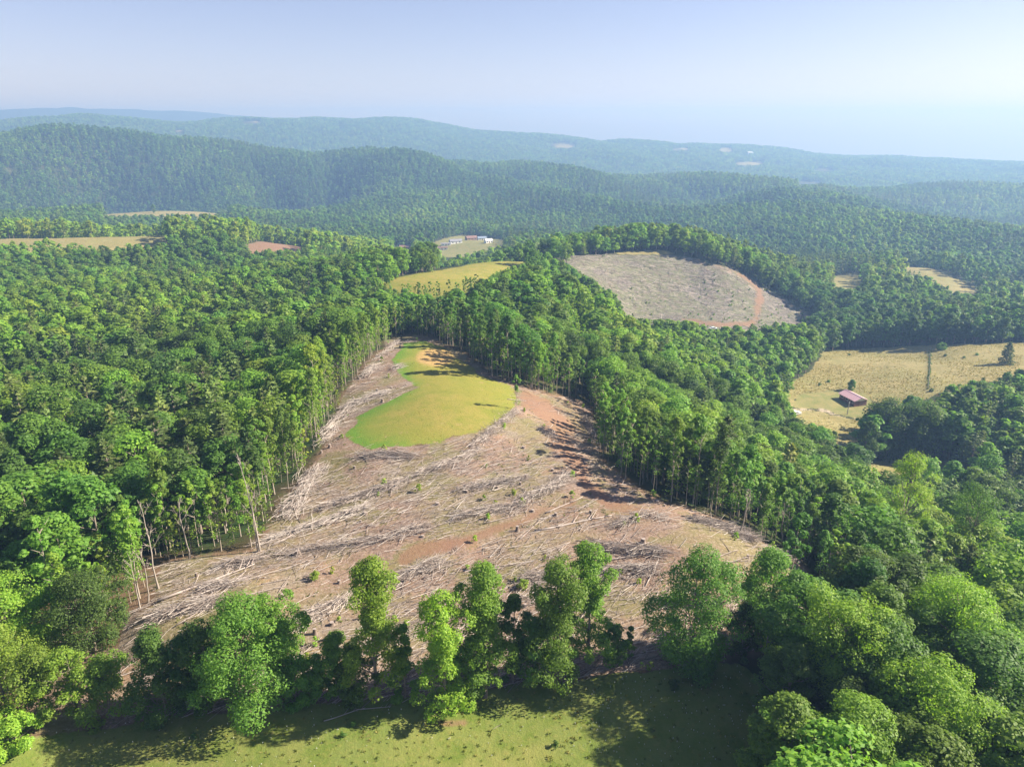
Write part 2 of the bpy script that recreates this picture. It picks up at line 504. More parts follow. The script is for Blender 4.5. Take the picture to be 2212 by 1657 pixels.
M_LEAF = leaf_material('broad_leaves', [(0, (.060, .118, .034)), (.35, (.125, .230, .038)), (.65, (.215, .335, .042)), (1, (.35, .43, .050))], trans=.48)
M_NEEDLE = leaf_material('pine_needles', [(0, (.060, .112, .050)), (.4, (.130, .195, .058)), (.7, (.205, .255, .066)), (1, (.29, .33, .08))], trans=.36)
M_BARK = simple('bark', (.19, .155, .125), .95, .35, 2.5)
M_PALEBARK = simple('pale_bark', (.31, .26, .21), .95, .25, 2.0)
M_DEAD = simple('dead_wood', (.31, .265, .225), .95, .25, 2.0)


def wood_material():
    m, nt = mat('weathered_wood'); k = N(nt)
    tone = k.attr('tone')
    tc = k.new('ShaderNodeTexCoord').outputs['Object']
    f = k.math('ADD', tone, k.math('MULTIPLY', k.math('SUBTRACT', k.noise(tc, 1.2, 3), .5), .4), clamp=True)
    c = k.colors(f, [(0, (.07, .05, .04)), (.35, (.17, .13, .105)), (.7, (.32, .265, .235)), (1, (.52, .465, .42))])
    b = k.new('ShaderNodeBsdfPrincipled'); k.put(b.inputs['Base Color'], c); b.inputs['Roughness'].default_value = .9
    o = k.new('ShaderNodeOutputMaterial'); nt.links.new(b.outputs[0], o.inputs[0])
    return m


M_WOOD = wood_material()


def ground_material():
    m, nt = mat('ground_surface'); k = N(nt)
    pos = k.new('ShaderNodeNewGeometry').outputs['Position']
    a1 = k.new('ShaderNodeSeparateColor'); k.put(a1.inputs[0], k.attr('mask_a', out='Color'))
    a2 = k.new('ShaderNodeSeparateColor'); k.put(a2.inputs[0], k.attr('mask_b', out='Color'))
    a3 = k.new('ShaderNodeSeparateColor'); k.put(a3.inputs[0], k.attr('mask_c', out='Color'))
    n_big = k.noise(pos, .035, 5, .6); n_mid = k.noise(pos, .22, 5, .65); n_fine = k.noise(pos, 1.6, 5, .7); n_tiny = k.noise(pos, 7, 3, .7)
    edge = k.math('ADD', k.math('MULTIPLY', k.math('SUBTRACT', n_fine, .5), .9), k.math('MULTIPLY', k.math('SUBTRACT', n_mid, .5), 1.3))

    def m_(sock):      # ragged edge between two ground covers
        return k.ramp(k.math('ADD', sock, k.math('MULTIPLY', edge, 1.0)), .35, .65)
    # forest floor
    c = k.mix(k.ramp(n_mid, .35, .65), (.050, .045, .020), (.028, .055, .014))
    litter = k.mix(n_fine, (.13, .085, .055), (.25, .16, .105))
    litter = k.mix(k.ramp(n_mid, .5, .68), litter, (.09, .12, .03))
    c = k.mix(k.math('MULTIPLY', a3.outputs[0], k.ramp(n_mid, .2, .5)), c, litter)
    # short pasture
    p = k.mix(k.ramp(n_big, .35, .66), (.125, .170, .038), (.205, .205, .060))
    p = k.mix(k.ramp(n_mid, .42, .70), p, (.105, .150, .024))
    p = k.mix(k.math('MULTIPLY', k.ramp(n_fine, .45, .75), .45), p, (.25, .22, .07))
    p = k.mix(k.math('MULTIPLY', k.ramp(n_tiny, .52, .74), .4), p, (.055, .085, .014))
    p = k.mix(k.math('MULTIPLY', k.ramp(n_big, .60, .72), k.ramp(n_fine, .4, .6)), p, (.30, .22, .10))
    c = k.mix(m_(a1.outputs[1]), c, p)
    # logged ground: soil, straw, pale chips laid along the slope
    mp = k.new('ShaderNodeMapping'); k.put(mp.inputs[0], pos)
    mp.inputs['Rotation'].default_value = (0, 0, math.radians(-38)); mp.inputs['Scale'].default_value = (.18, 1.5, 1)
    streak = k.noise(mp.outputs[0], 1.0, 6, .7, .6)
    mp2 = k.new('ShaderNodeMapping'); k.put(mp2.inputs[0], pos)
    mp2.inputs['Rotation'].default_value = (0, 0, math.radians(-20)); mp2.inputs['Scale'].default_value = (.6, 5, 1)
    streak2 = k.noise(mp2.outputs[0], 1.0, 4, .7, .8)
    s = k.mix(k.ramp(n_mid, .3, .7), (.190, .124, .090), (.298, .204, .150))
    s = k.mix(k.math('MULTIPLY', k.ramp(n_big, .46, .58), .85), s, (.195, .170, .080))
    n_patch = k.noise(pos, .11, 4, .6)
    s = k.mix(k.math('MULTIPLY', k.ramp(n_patch, .52, .64), .7), s, (.165, .150, .065))
    s = k.mix(k.math('MULTIPLY', k.ramp(n_patch, .46, .36), .5), s, (.27, .22, .19))
    s = k.mix(k.math('MULTIPLY', k.ramp(n_mid, .56, .70), .6), s, (.36, .185, .095))
    s = k.mix(k.math('MULTIPLY', k.ramp(streak, .54, .68), k.math('MULTIPLY', k.ramp(n_mid, .35, .65), .5)), s, (.36, .30, .26))
    s = k.mix(k.math('MULTIPLY', k.ramp(streak2, .62, .74), k.ramp(n_mid, .40, .65)), s, (.45, .38, .33))
    s = k.mix(k.math('MULTIPLY', k.ramp(streak2, .40, .30), .55), s, (.10, .068, .045))
    s = k.mix(k.math('MULTIPLY', k.ramp(n_tiny, .54, .70), .7), s, (.085, .060, .040))
    s = k.mix(k.math('MULTIPLY', k.ramp(n_fine, .58, .72), .65), s, (.14, .15, .045))
    n_sm = k.noise(pos, 2.4, 3, .65); n_sm2 = k.noise(mp2.outputs[0], 1.9, 3, .6)
    s = k.mix(k.math('MULTIPLY', k.ramp(n_sm, .54, .64), .75), s, (.105, .072, .050))
    s = k.mix(k.math('MULTIPLY', k.ramp(n_sm, .44, .36), .55), s, (.35, .29, .245))
    s = k.mix(k.math('MULTIPLY', k.ramp(n_sm2, .62, .70), .45), s, (.46, .40, .36))
    s = k.mix(k.math('MULTIPLY', k.ramp(k.math('ADD', n_patch, k.math('MULTIPLY', k.math('SUBTRACT', n_sm, .5), .5)), .50, .62), .72), s, (.165, .150, .068))
    c = k.mix(m_(a1.outputs[2]), c, s)
    # hay field
    h = k.mix(k.ramp(n_big, .40, .62), (.215, .200, .040), (.265, .215, .058))
    h = k.mix(k.ramp(n_mid, .38, .66), h, (.185, .190, .034))
    h = k.mix(k.math('MULTIPLY', k.ramp(n_fine, .46, .74), .5), h, (.160, .17, .028))
    h = k.mix(k.math('MULTIPLY', k.ramp(n_tiny, .55, .75), .35), h, (.28, .24, .075))
    h = k.mix(k.math('MULTIPLY', a3.outputs[1], k.ramp(k.math('ADD', n_mid, k.math('MULTIPLY', k.math('SUBTRACT', n_fine, .5), .5)), .20, .50)), h, (.105, .195, .025))
    h = k.mix(k.math('MULTIPLY', a3.outputs[2], k.ramp(n_fine, .25, .55)), h, (.36, .235, .10))
    h = k.mix(k.math('MULTIPLY', k.ramp(n_mid, .60, .70), .55), h, (.13, .15, .026))
    h = k.mix(k.math('MULTIPLY', k.ramp(k.noise(pos, .32, 4, .7), .64, .72), .7), h, (.30, .215, .11))
    c = k.mix(m_(a1.outputs[0]), c, h)
    # dry meadow
    mp3 = k.new('ShaderNodeMapping'); k.put(mp3.inputs[0], pos); mp3.inputs['Scale'].default_value = (.25, 1, 1); mp3.inputs['Rotation'].default_value = (0, 0, .25)
    row = k.noise(mp3.outputs[0], .35, 4, .7)
    d = k.mix(k.ramp(n_big, .35, .65), (.295, .245, .110), (.215, .210, .082))
    d = k.mix(k.math('MULTIPLY', k.ramp(row, .44, .58), .75), d, (.20, .165, .06))
    d = k.mix(k.math('MULTIPLY', k.ramp(n_fine, .5, .72), .5), d, (.42, .33, .15))
    d = k.mix(k.math('MULTIPLY', k.ramp(k.noise(pos, .55, 4, .7), .46, .58), .7), d, (.185, .175, .07))
    c = k.mix(m_(a2.outputs[0]), c, d)
    # logged hillside
    q = k.mix(k.ramp(n_mid, .35, .65), (.165, .138, .115), (.120, .142, .070))
    q = k.mix(k.math('MULTIPLY', k.ramp(n_big, .48, .60), .8), q, (.15, .125, .125))
    q = k.mix(k.math('MULTIPLY', k.ramp(streak2, .54, .68), .5), q, (.30, .255, .235))
    q = k.mix(k.math('MULTIPLY', k.ramp(n_fine, .48, .66), .7), q, (.10, .115, .05))
    q = k.mix(k.math('MULTIPLY', k.ramp(n_mid, .54, .62), .6), q, (.27, .225, .19))
    n_h = k.noise(pos, .5, 4, .7); n_h2 = k.noise(mp2.outputs[0], .22, 4, .7)
    q = k.mix(k.math('MULTIPLY', k.ramp(n_h, .51, .60), .85), q, (.08, .078, .058))
    q = k.mix(k.math('MULTIPLY', k.ramp(n_h2, .55, .64), .7), q, (.33, .28, .25))
    q = k.mix(k.math('MULTIPLY', k.ramp(n_h2, .46, .38), .5), q, (.125, .15, .06))
    c = k.mix(m_(a2.outputs[1]), c, q)
    # mown grass
    g = k.mix(k.ramp(n_mid, .3, .7), (.155, .175, .055), (.25, .215, .09))
    c = k.mix(m_(a2.outputs[2]), c, g)
    # bare red clay
    r = k.mix(n_mid, (.215, .110, .068), (.20, .125, .082))
    r = k.mix(k.math('MULTIPLY', k.ramp(n_fine, .45, .65), .6), r, (.25, .165, .105))
    c = k.mix(k.math('MULTIPLY', k.ramp(k.math('ADD', k.attr('mask_red'), k.math('MULTIPLY', k.math('SUBTRACT', n_mid, .5), 1.6)), .25, .85), .8), c, r)
    c = k.mix(m_(k.attr('mask_lane')), c, (.40, .33, .24))
    bp = k.new('ShaderNodeBump'); bp.inputs['Strength'].default_value = .55; bp.inputs['Distance'].default_value = .35
    k.put(bp.inputs['Height'], k.math('ADD', k.math('MULTIPLY', n_fine, .8), k.math('MULTIPLY', n_tiny, .35)))
    b = k.new('ShaderNodeBsdfPrincipled'); k.put(b.inputs['Base Color'], c); b.inputs['Roughness'].default_value = .95
    b.inputs['Specular IOR Level'].default_value = .1
    k.put(b.inputs['Normal'], bp.outputs[0])
    o = k.new('ShaderNodeOutputMaterial'); nt.links.new(b.outputs[0], o.inputs[0])
    return m


M_GROUND = ground_material()

# ------------------------------------------------------------------ terrain meshes
az = np.concatenate([np.linspace(-86, -40.2, 26), np.linspace(-40, 40, 600), np.linspace(40.2, 86, 26)])
lv = np.concatenate([np.linspace(math.log(3), math.log(48), 20)[:-1], np.linspace(math.log(48), math.log(700), 520)[:-1], np.linspace(math.log(700), math.log(7200), 175)])
ua, va = np.meshgrid(np.radians(az), lv, indexing='ij')
TX = np.sin(ua) * np.exp(va); TY = np.cos(ua) * np.exp(va); TZ = zat(TX, TY)
na, nv = TX.shape
RV = regions(TX.ravel(), TY.ravel()).reshape(na, nv)
KV = region_kind(RV)


def blur(m, it=1):
    m = m.astype(float)
    for _ in range(it):
        p = np.pad(m, 1, mode='edge')
        m = (p[:-2, 1:-1] + p[2:, 1:-1] + p[1:-1, :-2] + p[1:-1, 2:] + 2 * p[1:-1, 1:-1]) / 6
    return m


kid = {q: i for i, q in enumerate(KINDS)}
mk = {q: blur(KV == kid[q], 7 if q in ('hay', 'pasture') else 3) for q in KINDS}
mk['red'] = blur(KV == kid['red'], 7)
mk['clear'] = np.maximum(mk['clear'], blur((KV == kid['red']) & (np.hypot(TX, TY) < 320), 2)); mk['clear2'] = np.maximum(mk['clear2'], blur((KV == kid['red']) & (np.hypot(TX, TY) > 380), 2))
tpx, tpy, _ = project(TX, TY, TZ)
hay_soft = blur(KV == kid['hay'], 170)
green_edge = np.clip((1.15 - (hay_soft - .5) * 2.0), 0, 1) * (blur(inpoly(tpx, tpy, [(700, 1000), (850, 700), (925, 725), (905, 780), (905, 830), (880, 880), (860, 960), (1000, 985), (1000, 1000)]), 120)
                                                          * .95 + .12)
patch = blur(inpoly(tpx, tpy, ell(940, 772, 42, 19)) & (KV == kid['hay']), 3)
litter = np.clip(blur(np.isin(KV, [kid['clear'], kid['hay'], kid['red']]) & (np.hypot(TX, TY) < 330), 45) * 2.2, 0, 1)
hole = inpoly(tpx, tpy, [(0, 1250), (350, 1200), (420, 1200), (250, 1420), (0, 1600)])
litter = np.maximum(litter, blur(hole & (np.hypot(TX, TY) < 200), 6))
ring = np.abs(np.hypot((tpx - 940) / 42, (tpy - 772) / 19) - 1) < .06
mask_red = np.clip(mk['red'] + .8 * blur(inpoly(tpx, tpy, ell(975, 1562, 42, 8)) & (KV == kid['pasture']), 3)
                   + .5 * blur(inpoly(tpx, tpy, ell(1230, 930, 60, 70)) & (KV == kid['clear']), 6), 0, 1)
tyre = np.zeros_like(TX)
for pts in ([(905, 778), (915, 795), (940, 815), (975, 835)], [(560, 1582), (640, 1590), (740, 1592), (800, 1590)], [(640, 1600), (720, 1602), (800, 1600), (806, 1588), (770, 1572)]):
    tyre = np.maximum(tyre, blur(inpoly(tpx, tpy, ribbon(pts, 4)), 1))
ma = np.stack([mk['hay'], mk['pasture'], mk['clear'], np.ones_like(TX)], -1).reshape(-1, 4)
mb_ = np.stack([mk['dry'], mk['clear2'], mk['green'], np.ones_like(TX)], -1).reshape(-1, 4)
mc = np.stack([litter, green_edge, np.maximum(patch, 0), np.ones_like(TX)], -1).reshape(-1, 4)
mr = np.maximum(mask_red, tyre * .45).ravel(); ml = mk['lane'].ravel()
AV = np.stack([TX, TY, TZ], -1).reshape(-1, 3)
ii, jj = np.meshgrid(np.arange(na - 1), np.arange(nv - 1), indexing='ij')
v0 = ii * nv + jj
FQ = np.stack([v0, v0 + nv, v0 + nv + 1, v0 + 1], -1).reshape(-1, 4)
FR = RV[:-1, :-1].ravel()
seen_reg = {}
for r in np.unique(FR):
    f = FQ[FR == r]
    used, inv = np.unique(f, return_inverse=True)
    nm = 'ground' if r == 0 else REG[r - 1][0]
    me = new_mesh(nm, AV[used], inv.reshape(-1, 4), [M_GROUND], smooth=True,
                  attrs={'mask_a': ma[used], 'mask_b': mb_[used], 'mask_c': mc[used], 'mask_red': mr[used], 'mask_lane': ml[used]})
    link(nm, me, kind='structure')

# ------------------------------------------------------------------ tree shapes
def unit(v):
    return v / (np.linalg.norm(v, axis=-1, keepdims=True) + 1e-9)


def leaf_quads(P, Nn, size, asp, r):
    T = unit(np.cross(Nn, r.normal(size=P.shape))); B = np.cross(Nn, T)
    L = (size * r.uniform(.65, 1.35, len(P)))[:, None]
    V = np.stack([P - T * L * .5, P + B * L * .5 * asp + Nn * L * .06, P + T * L * .5, P - B * L * .5 * asp + Nn * L * .06], 1).reshape(-1, 3)
    return V, np.arange(len(V)).reshape(-1, 4)


def profile(shape, s):
    s = np.asarray(s, float)
    if shape == 'round': return np.sqrt(np.clip(1 - ((s - .48) / .56) ** 2, .02, 1))
    if shape == 'oval': return np.clip(np.sin(math.pi * np.clip(.10 + .86 * s, 0, 1)) ** .65, .08, 1)
    if shape == 'spire': return np.clip((1 - s) ** .6 * (.55 + .75 * np.minimum(s * 4, 1)) * .95, .10, 1)
    if shape == 'column': return np.clip(.75 + .3 * np.sin(s * 9) - .5 * s ** 3, .2, 1)
    if shape == 'vase': return np.clip(.35 + .9 * s - .75 * np.clip(s - .75, 0, 1) ** 1 * 2.4, .15, 1)
    return np.ones_like(s)


def broadleaf(seed, H=16.0, W=8.0, cb=.22, shape='round', nl=22, nleaf=7000, leaf=.34, gap=.0, trunk_r=.24, limbs=True, sides=6, low=0, ls=1.0):
    r = np.random.default_rng(seed)
    z0 = H * cb; ch = H - z0
    lob = []
    ang = r.uniform(0, 6.28)
    lean = r.normal(0, .35, 2) * W * .05
    for i in range(nl):
        s = ((i + .5) / nl) ** .9 + r.normal(0, .03); s = min(max(s, .03), .97)
        ang += 2.4 + r.normal(0, .35)
        env = W / 2 * float(profile(shape, s)) * r.uniform(.72, 1.22)
        lr = ls * W * r.uniform(.10, .235) * (1.0 if nl < 16 else .92)
        rad = max(0.0, env - lr * .75) * (r.uniform(.75, 1.0) if r.random() < .75 else r.uniform(.2, .7))
        lob.append((rad * math.cos(ang) + lean[0] * s, rad * math.sin(ang) + lean[1] * s, z0 + ch * s * .93, lr))
    lob.append((lean[0], lean[1], H - W * .13, W * .15))
    for _ in range(low):
        a = r.uniform(0, 6.28); lob.append((math.cos(a) * W * .22, math.sin(a) * W * .22, r.uniform(.04, max(cb, .08)) * H, W * .09))
    lob = np.array(lob)
    w = lob[:, 3] ** 2 * r.uniform(.40 if gap else .45, 1.3, len(lob)); w /= w.sum()
    k = r.choice(len(lob), nleaf, p=w)
    D = unit(r.normal(size=(nleaf, 3)) + np.array([0, 0, .28]))
    out = lob[k, :2]; out = np.concatenate([out / (np.linalg.norm(out, axis=1)[:, None] + .4), np.zeros((nleaf, 1))], 1)
    flip = ((D * out).sum(1) < -.45) & (r.random(nleaf) < .75)
    D[flip] = unit(D[flip] + 1.5 * out[flip])
    # twigs: leaves gather in small sprays, which gives the lobes a broken surface
    sub = r.integers(0, 9, nleaf)
    sd = unit(np.random.default_rng(seed + 9).normal(size=(len(lob), 9, 3)) + np.array([0, 0, .3]))[k, sub]
    D = unit(D * .62 + sd * .75)
    R = lob[k, 3] * (.55 + .5 * r.random(nleaf) ** .6) * (.92 + .35 * ((sub * 7 + k * 3) % 5) / 5)
    P = lob[k, :3] + D * R[:, None] * np.array([1, 1, .82])
    Nn = unit(D * .75 + np.array([0, 0, .45]) + r.normal(size=D.shape) * .38)
    CV, CF = leaf_quads(P, Nn, leaf, .62, r)
    # trunk and limbs
    TVs, TFs, n0 = [], [], 0
    hz = np.linspace(0, 1, 6)
    top = H * .86
    wob = np.cumsum(r.normal(0, .10, (6, 2)), 0) * (hz[:, None])
    pts = np.stack([wob[:, 0] + lean[0] * hz, wob[:, 1] + lean[1] * hz, hz * top], 1)
    V, F = tube(pts, trunk_r * (1 - hz * .85) * (1 + .35 * (hz == 0)), sides)
    TVs.append(V); TFs.append(F); n0 += len(V)
    if limbs:
        for L in lob[:-1]:
            zb = max(L[2] - (.10 + .5 * math.hypot(L[0], L[1]) / W) * H * .5, H * cb * .7); zb = min(zb, top * .95)
            q = zb / top
            p0 = np.array([np.interp(q, hz, pts[:, 0]), np.interp(q, hz, pts[:, 1]), zb])
            p1 = np.array([L[0], L[1], L[2] + L[3] * .4]); pm = (p0 + p1) / 2 + np.array([0, 0, -.05 * H * r.uniform(0, 1)])
            V, F = tube([p0, pm, p1], [trunk_r * .38 * (1 - .5 * q), trunk_r * .24, .02], max(3, sides - 2))
            TVs.append(V); TFs.append(F + n0); n0 += len(V)
    return (CV, CF), (np.concatenate(TVs), np.concatenate(TFs))


def pine(seed, H=17.0, W=7.0, cb=.12, tiers=14, per=6, tuft=11, leaf=.8, trunk_r=.2, droop=.12, pw=.8, sides=6):
    r = np.random.default_rng(seed)
    P, Nn, T = [], [], []
    TVs, TFs, n0 = [], [], 0
    V, F = tube([(0, 0, 0), (0, 0, H * .5), (0, 0, H * .97)], [trunk_r * 1.2, trunk_r * .7, .03], sides); TVs.append(V); TFs.append(F); n0 = len(V)
    for i in range(tiers):
        s = (i + .3) / tiers
        z = H * (cb + (1 - cb) * s)
        R = W / 2 * ((1 - s) ** pw * .95 + .07) * r.uniform(.8, 1.1)
        a0 = r.uniform(0, 6.28)
        for j in range(per):
            a = a0 + j * 6.28 / per + r.normal(0, .22); Lb = R * r.uniform(.6, 1.15)
            up = (.25 + .5 * s) - droop * 2
            d = np.array([math.cos(a), math.sin(a), up * .5])
            if limb_ok(H, leaf):
                V, F = tube([(0, 0, z), tuple(np.array([0, 0, z]) + d * Lb * .9)], [.05, .015], 3); TVs.append(V); TFs.append(F + n0); n0 += len(V)
            k = max(3, int(tuft * (.4 + .7 * Lb / (W / 2))))
            q = r.uniform(.22, 1.0, k) ** .8
            side = np.array([-math.sin(a), math.cos(a), 0])
            pts = np.array([0, 0, z]) + d * (q * Lb)[:, None] + side * (r.normal(0, .17, k) * Lb * (1.1 - q * .6))[:, None] + np.array([0, 0, 1]) * (r.normal(0, .05, k) * W * .35 - droop * Lb * q ** 2)[:, None]
            P.append(pts); T.append(np.tile(d, (k, 1)) + r.normal(0, .45, (k, 3)))
    for _ in range(int(tuft * 1.2)):
        P.append(np.array([[r.normal(0, .15), r.normal(0, .15), H * r.uniform(.93, 1.0)]])); T.append(r.normal(0, .5, (1, 3)) + np.array([[0, 0, 1.]]))
    P = np.concatenate(P); T = unit(np.concatenate(T))
    Nn = unit(np.cross(T, unit(np.cross(np.array([0, 0, 1.]), T) + r.normal(size=T.shape) * .55)))
    Nn = np.where(Nn[:, 2:3] < 0, -Nn, Nn)
    B = np.cross(Nn, T); L = (leaf * r.uniform(.7, 1.35, len(P)))[:, None]
    V = np.stack([P - T * L * .45, P + B * L * .27 + Nn * L * .05, P + T * L * .55, P - B * L * .27 + Nn * L * .05], 1).reshape(-1, 3)
    return (V, np.arange(len(V)).reshape(-1, 4)), (np.concatenate(TVs), np.concatenate(TFs))


def limb_ok(H, leaf):
    return leaf < 1.1


def slender(seed, H=16.0, W=4.2, cb=.55, nl=12, nleaf=2400, leaf=.36, trunk_r=.13, sides=6, tufts=8):
    r = np.random.default_rng(seed)
    (cv, cf), _ = broadleaf(seed, H, W, cb, 'oval' if seed % 2 else 'vase', nl, nleaf, leaf, gap=1, trunk_r=trunk_r, limbs=False)
    # sparse sprays low on the stem
    k = int(nleaf * .14)
    zt = r.uniform(.18, cb, tufts); at = r.uniform(0, 6.28, tufts); w = r.integers(0, tufts, k)
    P = np.stack([np.cos(at[w]) * .7, np.sin(at[w]) * .7, zt[w] * H], 1) + r.normal(0, .42, (k, 3))
    V2, F2 = leaf_quads(P, unit(r.normal(size=(k, 3)) * .6 + np.array([0, 0, 1])), leaf, .6, r)
    V = np.concatenate([cv, V2]); F = np.concatenate([cf, F2 + len(cv)])
    hz = np.linspace(0, 1, 7); wob = np.cumsum(r.normal(0, .14, (7, 2)), 0) * hz[:, None] * .8
    pts = np.stack([wob[:, 0], wob[:, 1], hz * H * .9], 1)
    TV, TF = tube(pts, trunk_r * (1 - .8 * hz) * (1 + .3 * (hz == 0)), sides)
    TVs, TFs, n0 = [TV], [TF], len(TV)
    for _ in range(7):
        q = r.uniform(.45, .95); a = r.uniform(0, 6.28)
        p0 = np.array([np.interp(q, hz, pts[:, 0]), np.interp(q, hz, pts[:, 1]), q * H * .9]); L = r.uniform(.6, 1.6)
        V_, F_ = tube([p0, p0 + np.array([math.cos(a) * L, math.sin(a) * L, L * .9])], [.05, .015], 3); TVs.append(V_); TFs.append(F_ + n0); n0 += len(V_)
    return (V, F), (np.concatenate(TVs), np.concatenate(TFs))


def dead(seed, H=14.0, r0=.22, lean=.0, forks=9, low=.4):
    """trunk mesh and branch mesh of a leafless tree"""
    r = np.random.default_rng(seed)
    hz = np.linspace(0, 1, 8); wob = np.cumsum(r.normal(0, .13, (8, 2)), 0)
    pts = np.stack([wob[:, 0] + lean * H * hz, wob[:, 1], hz * H], 1)
    TV, TF = tube(pts, r0 * (1 - .78 * hz) * (1 + .3 * (hz == 0)), 7)
    BVs, BFs, n0 = [], [], 0
    for _ in range(forks):
        q = r.uniform(low, .97); a = r.uniform(0, 6.28); L = H * r.uniform(.10, .26) * (1.15 - q * .6)
        p = np.array([np.interp(q, hz, pts[:, i]) for i in range(3)])
        d = np.array([math.cos(a), math.sin(a), r.uniform(.6, 1.5)]); d /= np.linalg.norm(d)
        q1 = p + d * L * .5; q2 = p + d * L + np.array([0, 0, L * .25])
        V, F = tube([p, q1, q2], [r0 * .42 * (1.1 - q), r0 * .28 * (1.1 - q) + .015, .012], 4); BVs.append(V); BFs.append(F + n0); n0 += len(V)
        for _ in range(3):
            d2 = unit(d + r.normal(0, .6, 3)); s0 = p + d * L * r.uniform(.4, .9)
            V, F = tube([s0, s0 + d2 * L * .5], [.035, .01], 3); BVs.append(V); BFs.append(F + n0); n0 += len(V)
    return (TV, TF), (np.concatenate(BVs), np.concatenate(BFs))


def pair(nm, ct, leaf_m, bark_m):
    (cv, cf), (tv, tf) = ct
    return (new_mesh(nm + '_crown', cv, cf, [leaf_m]), new_mesh(nm + '_trunk', tv, tf, [bark_m], smooth=True))


def joined(nm, ct, leaf_m, bark_m):
    (cv, cf), (tv, tf) = ct
    return new_mesh(nm, np.concatenate([cv, tv]), np.concatenate([cf, tf + len(cv)]), [leaf_m, bark_m],
                    mi=np.concatenate([np.zeros(len(cf)), np.ones(len(tf))]))


SHAPES = [('round', 9.0, 15.5, .20), ('oval', 7.0, 17.0, .24), ('oval', 7.6, 16.5, .2), ('round', 8.0, 14.0, .2), ('vase', 8.0, 15.5, .26), ('oval', 6.2, 16.0, .18)]
near_b, mid_b, far_b = [], [], []
for i, (sh, w, h, cb) in enumerate(SHAPES):
    near_b.append(pair('broadleaf', broadleaf(100 + i, h, w, cb, sh, 54, 22000, .245, ls=.8), M_LEAF, M_BARK))
    mid_b.append((sh, broadleaf(200 + i, h, w, cb, sh, 24, 3600, .50), broadleaf(230 + i, h, w, cb, sh, 20, 3400, .50)))
    far_b.append((sh, broadleaf(300 + i, h, w, cb, sh, 15, 1000, .95, limbs=False, sides=4), broadleaf(330 + i, h, w, cb, sh, 14, 1000, .95, limbs=False, sides=4)))
mid_pairs = [pair('broadleaf', m[1 + k], M_LEAF, M_BARK) for m in mid_b for k in (0, 1)]
far_pairs = [pair('broadleaf', m[1 + k], M_LEAF, M_BARK) for m in far_b for k in (0, 1)]
near_p = [pair('pine', pine(400 + i, 16.5 + i, 7.5 + .4 * i, .12, 15, 6, 30, .62, pw=.75), M_NEEDLE, M_BARK) for i in range(3)]
mid_p_raw = [pine(420 + i, 16.5, 7.2 + .4 * i, .12, 13, 5, 15, .9, pw=.75) for i in range(3)]
mid_p = [pair('pine', q, M_NEEDLE, M_BARK) for q in mid_p_raw]
young_raw = [pine(450 + i, 8.5, 4.2, .05, 10, 6, 14, .62, trunk_r=.09, pw=.7, sides=4) for i in range(3)]
young_p = [pair('young', q, M_LEAF, M_BARK) for q in young_raw]
slend = [pair('slender', slender(500 + i, 15 + (i % 3), 3.4 + .35 * (i % 4), .5 + .05 * (i % 3)), M_LEAF, M_PALEBARK) for i in range(8)]


# ------------------------------------------------------------------ scatter of the forest
def grid_points(spacing, d0, d1, azmax, seed):
    r = np.random.default_rng(seed)
    xm = d1 * math.sin(math.radians(min(azmax, 89)))
    gx, gy = np.meshgrid(np.arange(-xm, xm, spacing), np.arange(d0 * math.cos(math.radians(azmax)) * .9, d1, spacing), indexing='ij')
    gx = gx + (np.arange(gx.shape[1]) % 2 * spacing * .5)[None]
    x = (gx + r.uniform(-.42, .42, gx.shape) * spacing).ravel(); y = (gy + r.uniform(-.42, .42, gx.shape) * spacing).ravel()
    d = np.hypot(x, y); a = np.degrees(np.arctan2(x, y))
    m = (d > d0) & (d < d1) & (np.abs(a) < azmax)
    return x[m], y[m]


def near_open(x, y, dist):
    m = np.zeros(x.shape, bool)
    kinds = region_kind
    for a in np.linspace(0, 2 * math.pi, 8, endpoint=False):
        kk = kinds(regions(x + dist * math.cos(a), y + dist * math.sin(a), .5))
        m |= np.isin(kk, [kid['clear'], kid['hay'], kid['red']])
    return m


X, Y = grid_points(5.2, 30, 560, 56, 21)
PLANT = [(1050, 650), (1075, 590), (1180, 562), (1230, 575), (1300, 660), (1370, 745), (1250, 790), (1130, 750)]
_xp, _yp = grid_points(3.3, 170, 420, 20, 29)
_px, _py, _ = project(_xp, _yp, zat(_xp, _yp)); _m = inpoly(_px, _py, PLANT)
_px, _py, _ = project(X, Y, zat(X, Y)); _k = ~(inpoly(_px, _py, PLANT) & (np.hypot(X, Y) > 170))
X = np.concatenate([X[_k], _xp[_m]]); Y = np.concatenate([Y[_k], _yp[_m]])
keep = regions(X, Y, .6) == 0
X, Y = X[keep], Y[keep]
Z = zat(X, Y); PX, PY, DEP = project(X, Y, Z); D = np.hypot(X, Y)
R = np.random.default_rng(5)
# explicit openings: strip of the foreground row (placed by hand), gaps seen in the photograph
row_strip = (PY > 1380 - .04 * (PX - 1000)) & (PX > -60) & (PX < 1640) & (PY < 1700)
gap = inpoly(PX, PY, [(255, 1400), (120, 1430), (40, 1480), (60, 1590), (300, 1560)])
hole2 = inpoly(PX, PY, [(1640, 1180), (1790, 1240), (1800, 1300), (1740, 1420), (1640, 1440)]) & (R.random(len(X)) < .75)
shade_field = inpoly(PX, PY, [(1830, 930), (2100, 960), (2100, 1100), (1880, 1100)]) & (D > 170) & (D < 245)
m = ~(row_strip | gap | hole2 | shade_field)
X, Y, Z, PX, PY, DEP, D = [q[m] for q in (X, Y, Z, PX, PY, DEP, D)]
e9 = near_open(X, Y, 8.0) & (D < 330); e4 = near_open(X, Y, 4.0) & (D < 330)
left = PX < 900
KIND = np.full(len(X), 'broad', dtype=object)
pp = np.where(left, .10, .06)
